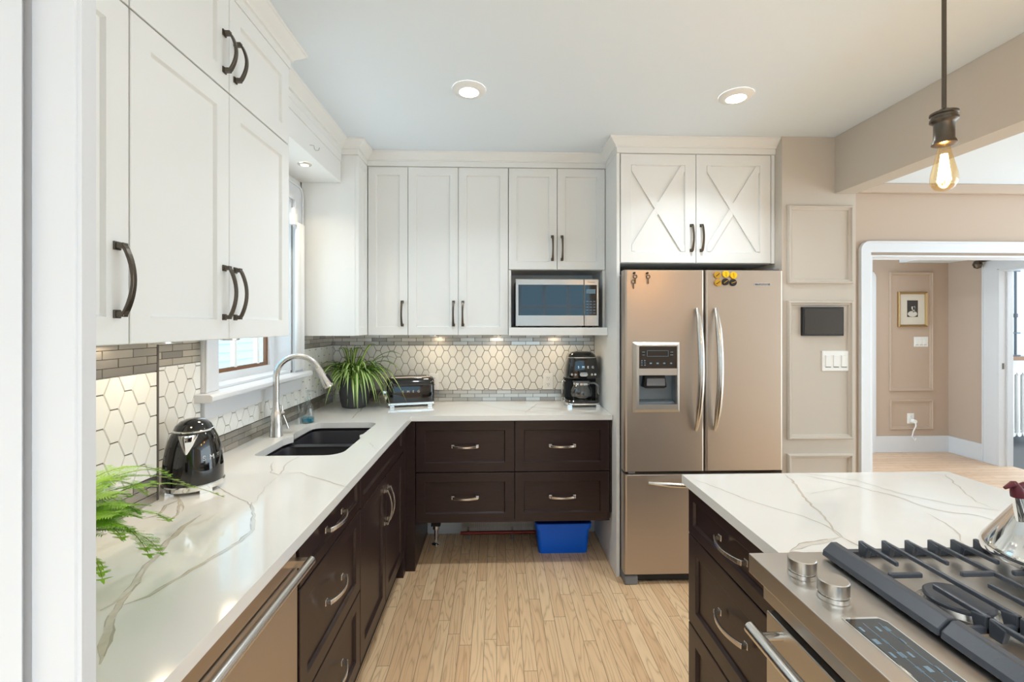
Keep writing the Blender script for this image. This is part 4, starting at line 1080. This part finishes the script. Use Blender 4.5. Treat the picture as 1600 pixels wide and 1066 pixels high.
for az, reach, rise, drop in ((-1.2,.13,.10,.27),(-1.75,.10,.10,.28),(-.35,.30,.16,.24),(-.2,.34,.17,.14),(.05,.32,.2,.05),(-.15,.36,.15,.30),(-.6,.22,.14,.28),(-.45,.26,.12,.27),(-2.2,.16,.10,.27),(-2.8,.19,.14,.12),(-2.9,.20,.09,.08),(-.9,.14,.12,.27),(-1.5,.08,.1,.25),(-.5,.2,.24,.02),(-.25,.27,.13,.34)):
    leaf(bm, (px_,py_,CT+.18), az, reach, rise, drop, .0072, 18)
for i in range(10): leaf(bm, (px_-.02+rnd.uniform(-.01,.01),py_,CT+.18), rnd.uniform(0,6.28), rnd.uniform(.03,.09), .22, .03, .006)
obj('foliage', bm, [leafg, leafc], t, smooth=True)
# fern at lower left
fx0, fy0 = -.88, .80
t = thing('potted_fern', 'feathery light green asparagus fern reaching out from behind the near door casing', 'plant', (fx0,fy0,CT))
bm = B(); lathe(bm, [(.05,0),(.055,.004),(.068,.10),(.070,.11),(.064,.112),(.060,.10)], (fx0,fy0,CT+.0012), 32, cap=False); bm.faces.new([v for v in bm.verts][:32][::-1]); obj('pot', bm, potm, t, smooth=True)
bm = B(); lathe(bm, [(.0605,.09),(.0605,.10),(.002,.105)], (fx0,fy0,CT), 24); obj('soil', bm, soil, t, smooth=True)
bm = B(); rnd = random.Random(5)
def frond(P0, P1, P2, n=20, bl=.07, m0=0, up=.0):
    P0, P1, P2 = map(Vector, (P0,P1,P2)); pts = []
    for i in range(n+1):
        s = i/n; pts.append(P0*(1-s)**2 + P1*2*s*(1-s) + P2*s*s)
    tube(bm, pts, [.0012*(1-.6*i/n) for i in range(n+1)], 5, mi=1)
    for i in range(3, n+1):
        t_ = (pts[i]-pts[i-1]).normalized(); s = i/n; side = t_.cross(Vector((0,0,1))).normalized()
        for sg in (-1,1):
            l = bl*math.sin(math.pi*min(.96, s*.75+.22))*rnd.uniform(.75,1.1)
            d = (side*sg*.8 + t_*.65 + Vector((0,0,rnd.uniform(-.15,.15)))).normalized(); nb = max(4, int(l/.0045))
            q0 = pts[i]; nrm = d.cross(t_).normalized(); cr = d.cross(nrm).normalized()
            for j in range(nb):
                q = q0 + d*(l*(j+.3)/nb)
                for s2 in (-1,1):
                    ll = .015*(1-.5*j/nb)*rnd.uniform(.8,1.2); e_ = q + (cr*s2*.75 + d*.6).normalized()*ll + Vector((0,0,rnd.uniform(-.001,.001)))
                    pw_ = d*.0017
                    vs = [bm.verts.new(q-pw_), bm.verts.new(q+pw_), bm.verts.new(e_+pw_*.3), bm.verts.new(e_-pw_*.3)]
                    for v in vs: v.co = Vector((max(v.co.x, -1.026) if v.co.y < 1.43 else v.co.x, v.co.y, max(v.co.z, CT+.006)))
                    bm.faces.new(vs)
def w3(px, py, Y):
    A = math.atan(24/FPX); u = (px-800)/FPX; v = (508-py)/FPX
    d = (math.cos(A)*u+math.sin(A), -math.sin(A)*u+math.cos(A), v); k_ = Y/d[1]; return (d[0]*k_, Y, 1.453+d[2]*k_)
base = (fx0, fy0, CT+.10)
def FR(a, b, n=20, bl=.05): frond(base, w3(*a), w3(*b), n, bl)
FR((170,700,1.02), (345,775,1.30), 26, .045)
FR((160,680,1.00), (262,742,1.22), 24, .05)
FR((150,700,.98), (225,770,1.10), 20, .05)
FR((190,760,.90), (262,812,1.05), 24, .05)
FR((185,770,.86), (252,864,1.02), 22, .05)
FR((170,740,.85), (232,866,.95), 22, .055)
FR((150,745,.82), (215,800,.92), 20, .055)
FR((140,760,.80), (190,840,.90), 20, .05)
FR((140,800,.78), (160,905,.86), 18, .03)
FR((135,740,.80), (200,775,.95), 20, .055)
FR((120,720,.85), (195,792,.98), 20, .05)
FR((120,680,.85), (100,640,.8), 16, .05)
FR((140,775,.80), (215,808,.92), 24, .055)
FR((130,780,.78), (205,830,.90), 24, .055)
FR((130,770,.80), (230,790,1.0), 26, .05)
FR((120,800,.76), (185,800,.86), 20, .055)
FR((150,690,1.05), (300,760,1.32), 26, .04)
FR((150,720,1.0), (250,735,1.24), 24, .045)
FR((60,700,.7), (20,760,.62), 16, .05)
obj('fronds', bm, [ferng, fernd], t)

# ============================================================ UNDER THE BACK DRAWERS
t = thing('storage_bin', 'bright blue plastic bin on the floor under the right-hand drawers', 'bin', (.42,3.0,0))
bm = B(); rs = []
for o_, z in ((0,.0),(.0,.0),(-.012,.16),(-.022,.162),(-.024,.195),(-.018,.197),(-.012,.19),(-.008,.17),(.004,.006)):
    rs.append([bm.verts.new((x,y,z)) for x,y in rrect(.268+o_, .580-o_, 2.885+o_, 3.145-o_, .025)])
for a, b in zip(rs, rs[1:]):
    for i in range(len(a)): bm.faces.new([a[i], a[(i+1)%len(a)], b[(i+1)%len(a)], b[i]])
bm.faces.new(rs[0]); bm.faces.new(rs[-1]); bmesh.ops.remove_doubles(bm, verts=bm.verts, dist=1e-5); obj('tub', bm, blue, t, smooth=True)
t = thing('baseboard_heater', 'low grey finned heater with a copper-red pipe under the back drawers', 'heater', (-.05,3.14,0))
bm = B()
for i in range(80):
    x = -.235 + i*.0066; box(bm, x, x+.0018, 3.10, 3.165, .055, .135)
obj('fins', bm, nickel, t)['kind'] = 'stuff'
bm = B(); tube(bm, [(-.245,3.095,.042),(.30,3.095,.042)], .011, 12); box(bm, -.235, .295, 3.09, 3.16, .0, .028, 0) if False else None
obj('pipe', bm, redp, t, smooth=True)
bm = B(); 
for x in (-.2, .1, .27): box(bm, x, x+.012, 3.09, 3.17, 0, .05)
obj('bracket', bm, greyp, t)

# ============================================================ WALL FITTINGS
def cover(label, cat, fr, w0, w1, v0, v1, n=0, duplex=False, name='light_switch', group=None):
    c = fr((w0+w1)/2, (v0+v1)/2, .001); t = thing(name, label, cat, c, group)
    bm = B(); rings(bm, fr, [(w0,w1,v0,v1,.0005),(w0,w1,v0,v1,.003),(w0+.003,w1-.003,v0+.003,v1-.003,.006)]); obj('cover_plate', bm, plate, t)
    W_ = w1-w0
    if n:
        for i in range(n):
            cc_ = w0 + W_*(i+.5)/n*.86 + W_*.07
            bm = B(); vc = (v0+v1)/2; hh = (v1-v0)*.28; hw = min(.016, W_/n*.3)
            rings(bm, fr, [(cc_-hw,cc_+hw,vc-hh,vc+hh,.0061),(cc_-hw+.001,cc_+hw-.001,vc-hh+.001,vc+hh-.001,.0095)]); r = obj('rocker', bm, plate, t)
            bm = B(); fbox(bm, fr, cc_-hw, cc_+hw, vc-hh-.004, vc-hh-.0008, .0061, .0075); obj('shadow_line', bm, slot, r)
    if duplex:
        for s in (-1,1):
            vc = (v0+v1)/2 + s*(v1-v0)*.19; cw = (w0+w1)/2
            bm = B(); rings(bm, fr, [(cw-.016,cw+.016,vc-.014,vc+.014,.0061),(cw-.015,cw+.015,vc-.013,vc+.013,.008)]); r = obj('socket', bm, plate, t)
            bm = B()
            for dx in (-.006,.006): fbox(bm, fr, cw+dx-.0012, cw+dx+.0012, vc-.001, vc+.008, .008, .0084)
            fbox(bm, fr, cw-.002, cw+.002, vc-.010, vc-.006, .008, .0084); obj('slots', bm, slot, r)
    return t
fbk = Fr('-Y', YB-.0065)
cover('white outlet on the hexagon tiles right of the toaster', 'outlet', fbk, -.475, -.402, .999, 1.114, duplex=True, name='wall_outlet')
cover('white outlet on the hexagon tiles left of the coffee maker', 'outlet', fbk, .325, .398, .999, 1.114, duplex=True, name='wall_outlet')
fpw = Fr('-Y', 2.535)
cover('large white three-switch plate on the panelled wall below the tablet', 'switch', fpw, 1.852, 2.014, 1.190, 1.306, n=3)
fhl = Fr('-Y', 5.05)
cover('small white three-switch plate in the hall under the framed portrait', 'switch', fhl, 4.772, 4.938, 1.204, 1.318, n=3)
t = cover('white outlet with a plug, low on the hall wall', 'outlet', fhl, 4.692, 4.772, .325, .443, duplex=True, name='wall_outlet')
t = thing('power_cord', 'white plug and cord hanging from the low hall outlet', 'cord', (4.74,5.03,.35))
bm = B(); cyl(bm, (4.745,5.041,.357), (4.745,5.0,.357), .022, 16); obj('plug', bm, plate, t, smooth=True)
bm = B(); tube(bm, [(4.745,5.0,.35),(4.74,4.99,.31),(4.71,4.99,.25),(4.70,4.995,.19),(4.74,5.0,.14),(4.75,5.0,.17)], .006, 8); obj('cord', bm, plate, t, smooth=True)
# tablet on panelled wall
t = thing('wall_tablet', 'black wall-mounted tablet on the panelled wall right of the refrigerator', 'tablet', (1.85,2.53,1.47))
bm = B(); fbox(bm, fpw, 1.729, 1.969, 1.392, 1.555, .001, .02); obj('frame', bm, blackm, t, bevel=.003)
bm = B(); fbox(bm, fpw, 1.739, 1.959, 1.402, 1.545, .0201, .0212); obj('screen', bm, glassb, t)
# hall picture
t = thing('framed_picture', 'gilt framed black-and-white portrait print on the hall wall', 'picture', (4.745,5.04,1.43))
r0 = (4.575,4.918,1.432,1.832)
bm = B(); rings(bm, fhl, [(*r0,.002),(*r0,.02),(r0[0]+.008,r0[1]-.008,r0[2]+.008,r0[3]-.008,.028),(r0[0]+.026,r0[1]-.026,r0[2]+.026,r0[3]-.026,.016),(r0[0]+.026,r0[1]-.026,r0[2]+.026,r0[3]-.026,.004)], False, False); obj('frame', bm, gold, t)
bm = B(); fbox(bm, fhl, r0[0]+.024, r0[1]-.024, r0[2]+.024, r0[3]-.024, .003, .008); obj('mat_board', bm, paper, t)
pd = mat('print_dark', (66,62,60), .7); pl_ = mat('print_light', (216,212,204), .7)
bm = B(); fbox(bm, fhl, 4.685, 4.812, 1.545, 1.735, .0082, .0086, 0)
def blob(cx, cz, rx, rz, n=18, nn=.0088, mi=1): prism(bm, [fhl(cx+rx*math.cos(2*math.pi*i/n), cz+rz*math.sin(2*math.pi*i/n), nn) for i in range(n)], (0,-.0003,0), mi)
blob(4.757, 1.652, .022, .030); blob(4.748, 1.580, .056, .033); prism(bm, [fhl(4.752,1.60,.0088), fhl(4.775,1.60,.0088), fhl(4.772,1.66,.0088), fhl(4.755,1.66,.0088)], (0,-.0003,0), 1)
blob(4.753, 1.680, .026, .017, nn=.0093, mi=0); obj('print', bm, [pd, pl_], t)
# curtain rod finial by the hall door
t = thing('curtain_rod', 'dark bronze curtain rod end above the hall doorway casing', 'curtain rod', (5.15,4.68,2.12))
bm = B(); tube(bm, [(5.178,4.70,2.145),(5.165,4.70,2.145)], .035, 18); tube(bm, [(5.165,4.70,2.145),(5.12,4.69,2.13)], .012, 12); obj('bracket', bm, bronze, t, smooth=True)
bm = B(); lathe(bm, [(.004,-.045),(.028,-.035),(.042,0),(.028,.035),(.004,.045)], (5.10,4.66,2.095), 20); tube(bm, [(5.10,4.66,2.12),(5.10,4.3,2.14)], .010, 10); obj('rod', bm, bronze, t, smooth=True)
# radiator and iron screen in the sunroom
t = thing('radiator', 'white cast iron column radiator seen through the hall doorway', 'radiator', (6.6,5.5,0))
bm = B()
for i in range(12):
    x = 6.15+.075*i
    for y in (5.42,5.50,5.58): tube(bm, [(x,y,.10),(x,y,.86)], .021, 10)
    tube(bm, [(x,5.40,.10),(x,5.60,.10)], .028, 10); tube(bm, [(x,5.40,.87),(x,5.60,.87)], .032, 10); tube(bm, [(x-.037,5.5,.12),(x+.037,5.5,.12)], .02, 10)
obj('columns', bm, radm, t, smooth=True)
bm = B()
for x in (6.15, 6.975):
    for y in (5.43,5.57): lathe(bm, [(.025,0),(.018,.03),(.02,.10)], (x,y,0), 12)
obj('feet', bm, radm, t, smooth=True)
t = thing('iron_window_screen', 'black scrolled wrought iron screen in front of pale glass, beyond the hall doorway', 'screen', (6.6,5.66,1.0))
bm = B()
def scroll(cx, cz, r, a0, turns=1.5, sg=1, y=5.66):
    pts = []
    for i in range(28):
        s = i/27; a = a0 + sg*turns*2*math.pi*s; rr = r*(1-.8*s); pts.append((cx+rr*math.cos(a), y, cz+rr*math.sin(a)))
    tube(bm, pts, .008, 6)
X0 = 6.185
for x in (X0, X0+.52): tube(bm, [(x,5.66,1.06),(x,5.66,2.17)], .014, 8); tube(bm, [(x,5.66,1.55),(x,5.66,1.60)], .024, 8)
for z in (1.06, 2.15, 1.35): tube(bm, [(X0-.06,5.66,z),(X0+.58,5.66,z)], .010, 8)
for cx in (X0+.09, X0+.39, X0-.06): 
    scroll(cx, 1.17, .07, math.pi/2); scroll(cx, 1.43, .06, -math.pi/2, sg=-1); scroll(cx, 2.07, .075, math.pi/2, sg=-1)
for a, b in (((X0,1.37),(X0+.12,1.13)),((X0,1.37),(X0-.09,1.10)),((X0+.26,1.37),(X0+.12,1.13)),((X0+.26,1.37),(X0+.40,1.13))): tube(bm, [(a[0],5.66,a[1]),(b[0],5.66,b[1])], .009, 6)
obj('ironwork', bm, iron, t, smooth=True)
bm = B(); box(bm, 6.08, 6.95, 5.64, 5.70, .995, 1.045); obj('ledge', bm, brown, t, bevel=.004)
bm = B(); box(bm, 6.26, 6.95, 5.715, 5.735, 1.05, 2.15); obj('glass_panel', bm, mat('pale_blue_glass', (190,212,220), .1), t)

# ============================================================ LAMPS
WARM = (1.0, .80, .56)
lamps = [(-.126,2.075,'recessed round ceiling light above the sink side of the aisle'),(1.118,2.090,'recessed round ceiling light in front of the refrigerator cabinet'),
         (-.126,-.95,''),(1.118,-.95,''),(-.126,-2.0,''),(1.118,-2.0,'')]  # unlabelled: unseen cans added behind the camera to brighten the ceiling
def canlight(x, y, z, r, label, power, warm=False, group='recessed ceiling lights'):
    t = thing('recessed_light', label, 'light', (x,y,z-.001), group)
    bm = B(); k_ = r/.076
    lathe(bm, [(.076*k_,-.0008),(.077*k_,-.004*k_),(.070*k_,-.011*k_),(.047*k_,-.016*k_),(.044*k_,-.016*k_),(.044*k_,-.010*k_)], (x,y,z), 40, cap=False); obj('trim_ring', bm, plate if not warm else nickel, t, smooth=True)
    bm = B(); lathe(bm, [(.0435*k_,-.011*k_),(.0435*k_,-.0145*k_),(.03*k_,-.017*k_)], (x,y,z), 32); obj('lens', bm, lensw if warm else lens, t, smooth=True)
    area('lamp', (x,y,z-.022*k_), .085*k_, power, (.84,.93,1) if not warm else (1,.86,.66), parent=t, spread=math.radians(125))
    return t
for x, y, lb in lamps:
    canlight(x, y, ZC, .076, lb or 'unseen fill light added in the ceiling behind the camera', LAMP_W*(.5 if lb else 1.35))
canlight(-.985, 2.37, 2.28, .034, 'small warm downlight in the soffit over the sink, near the corner cabinet', 0.8, True, 'soffit downlights over the sink')
canlight(-.985, 2.00, 2.28, .034, 'small warm downlight in the soffit, half hidden by the left wall cabinet', 0.8, True, 'soffit downlights over the sink')
for x, y, zz, lb in ((4.1,4.35,ZC,'unseen fill light added to the hall ceiling beyond the cased opening'),(4.0,1.9,ZC,'unseen fill light added to the dining room ceiling, behind the beam'),(4.0,-.6,ZC,'unseen fill light added to the dining room ceiling, behind the beam')):
    canlight(x, y, zz, .076, lb, 4)  # added lamps, out of view, to brighten hall and dining room
# under-cabinet pucks
for i, y in enumerate((.70, 1.02, 1.30, 1.62)):
    t = thing('puck_light', 'flat warm puck light under the left wall cabinets', 'light', (-.93,y,1.4095), 'puck lights under the left wall cabinets')
    bm = B(); lathe(bm, [(.03,-.0005),(.03,-.008),(.026,-.010)], (-.93,y,1.4095), 24); obj('housing', bm, nickel, t, smooth=True)
    area('lamp', (-.93,y,1.397), .05, PUCK_W, WARM, parent=t)
for i, x in enumerate((-.42, .0, .42)):
    t = thing('puck_light', 'flat warm puck light under the back wall cabinets', 'light', (x,3.03,1.3885), 'puck lights under the back wall cabinets')
    bm = B(); lathe(bm, [(.03,-.0005),(.03,-.008),(.026,-.010)], (x,3.03,1.3885), 24); obj('housing', bm, nickel, t, smooth=True)
    area('lamp', (x,3.03,1.376), .05, PUCK_W*1.3, WARM, parent=t)
# coat hook on fascia
t = thing('cup_hook', 'small metal cup hook screwed into the soffit fascia above the sink', 'hook', (-.90,2.235,2.31))
bm = B(); hp = [(-.904,2.235,2.325),(-.885,2.235,2.322),(-.882,2.235,2.306),(-.875,2.235,2.298),(-.862,2.235,2.300),(-.858,2.235,2.312)]
tube(bm, hp, .0022, 8); obj('hook', bm, nickel, t, smooth=True)
def pendant(x, y, label):
    t = thing('pendant_light', label, 'light', (x,y,ZC), 'bare bulb pendants over the island')
    bm = B(); lathe(bm, [(.06,-.001),(.06,-.012),(.03,-.02)], (x,y,ZC), 32); tube(bm, [(x,y,ZC-.018),(x,y,2.035)], .0054, 12); obj('rod', bm, bronze, t, smooth=True)
    bm = B(); lathe(bm, [(.010,2.042),(.014,2.038),(.026,2.034),(.031,2.031),(.031,2.026),(.028,2.024),(.028,2.017),(.031,2.015),(.031,2.009),(.024,2.004),(.0225,2.000),(.0225,1.958),(.026,1.953),(.0275,1.946),(.022,1.943),(.013,1.943)], (x,y,0), 32); obj('socket', bm, bronze, t, smooth=True)
    bm = B(); lathe(bm, [(.0125,1.9425),(.0135,1.936),(.0165,1.918),(.023,1.890),(.0285,1.866),(.030,1.850),(.0285,1.838),(.022,1.826),(.012,1.820),(.002,1.818)], (x,y,0), 32, cap=False); bb = obj('bulb', bm, ambg, t, smooth=True)
    bm = B()
    for k_ in range(6):
        a = 2*math.pi*k_/6; c, s_ = math.cos(a), math.sin(a)
        tube(bm, [(x+.005*c,y+.005*s_,1.918),(x+.013*c,y+.013*s_,1.845)], .0026, 6)
    obj('filament', bm, filam, bb)
    d = bpy.data.lights.new('bulb_light', 'POINT'); d.energy = 2.2; d.color = (1,.78,.5); d.shadow_soft_size = .012
    o = bpy.data.objects.new('bulb_light', d); COL.objects.link(o); o.parent = t; o.location = Vector((x,y,1.88)) - t.location
pendant(1.219, 1.20, 'bronze rod pendant with a glowing edison bulb hanging over the island counter')
pendant(1.219, .55, 'bronze rod pendant with a glowing edison bulb, nearer the camera')
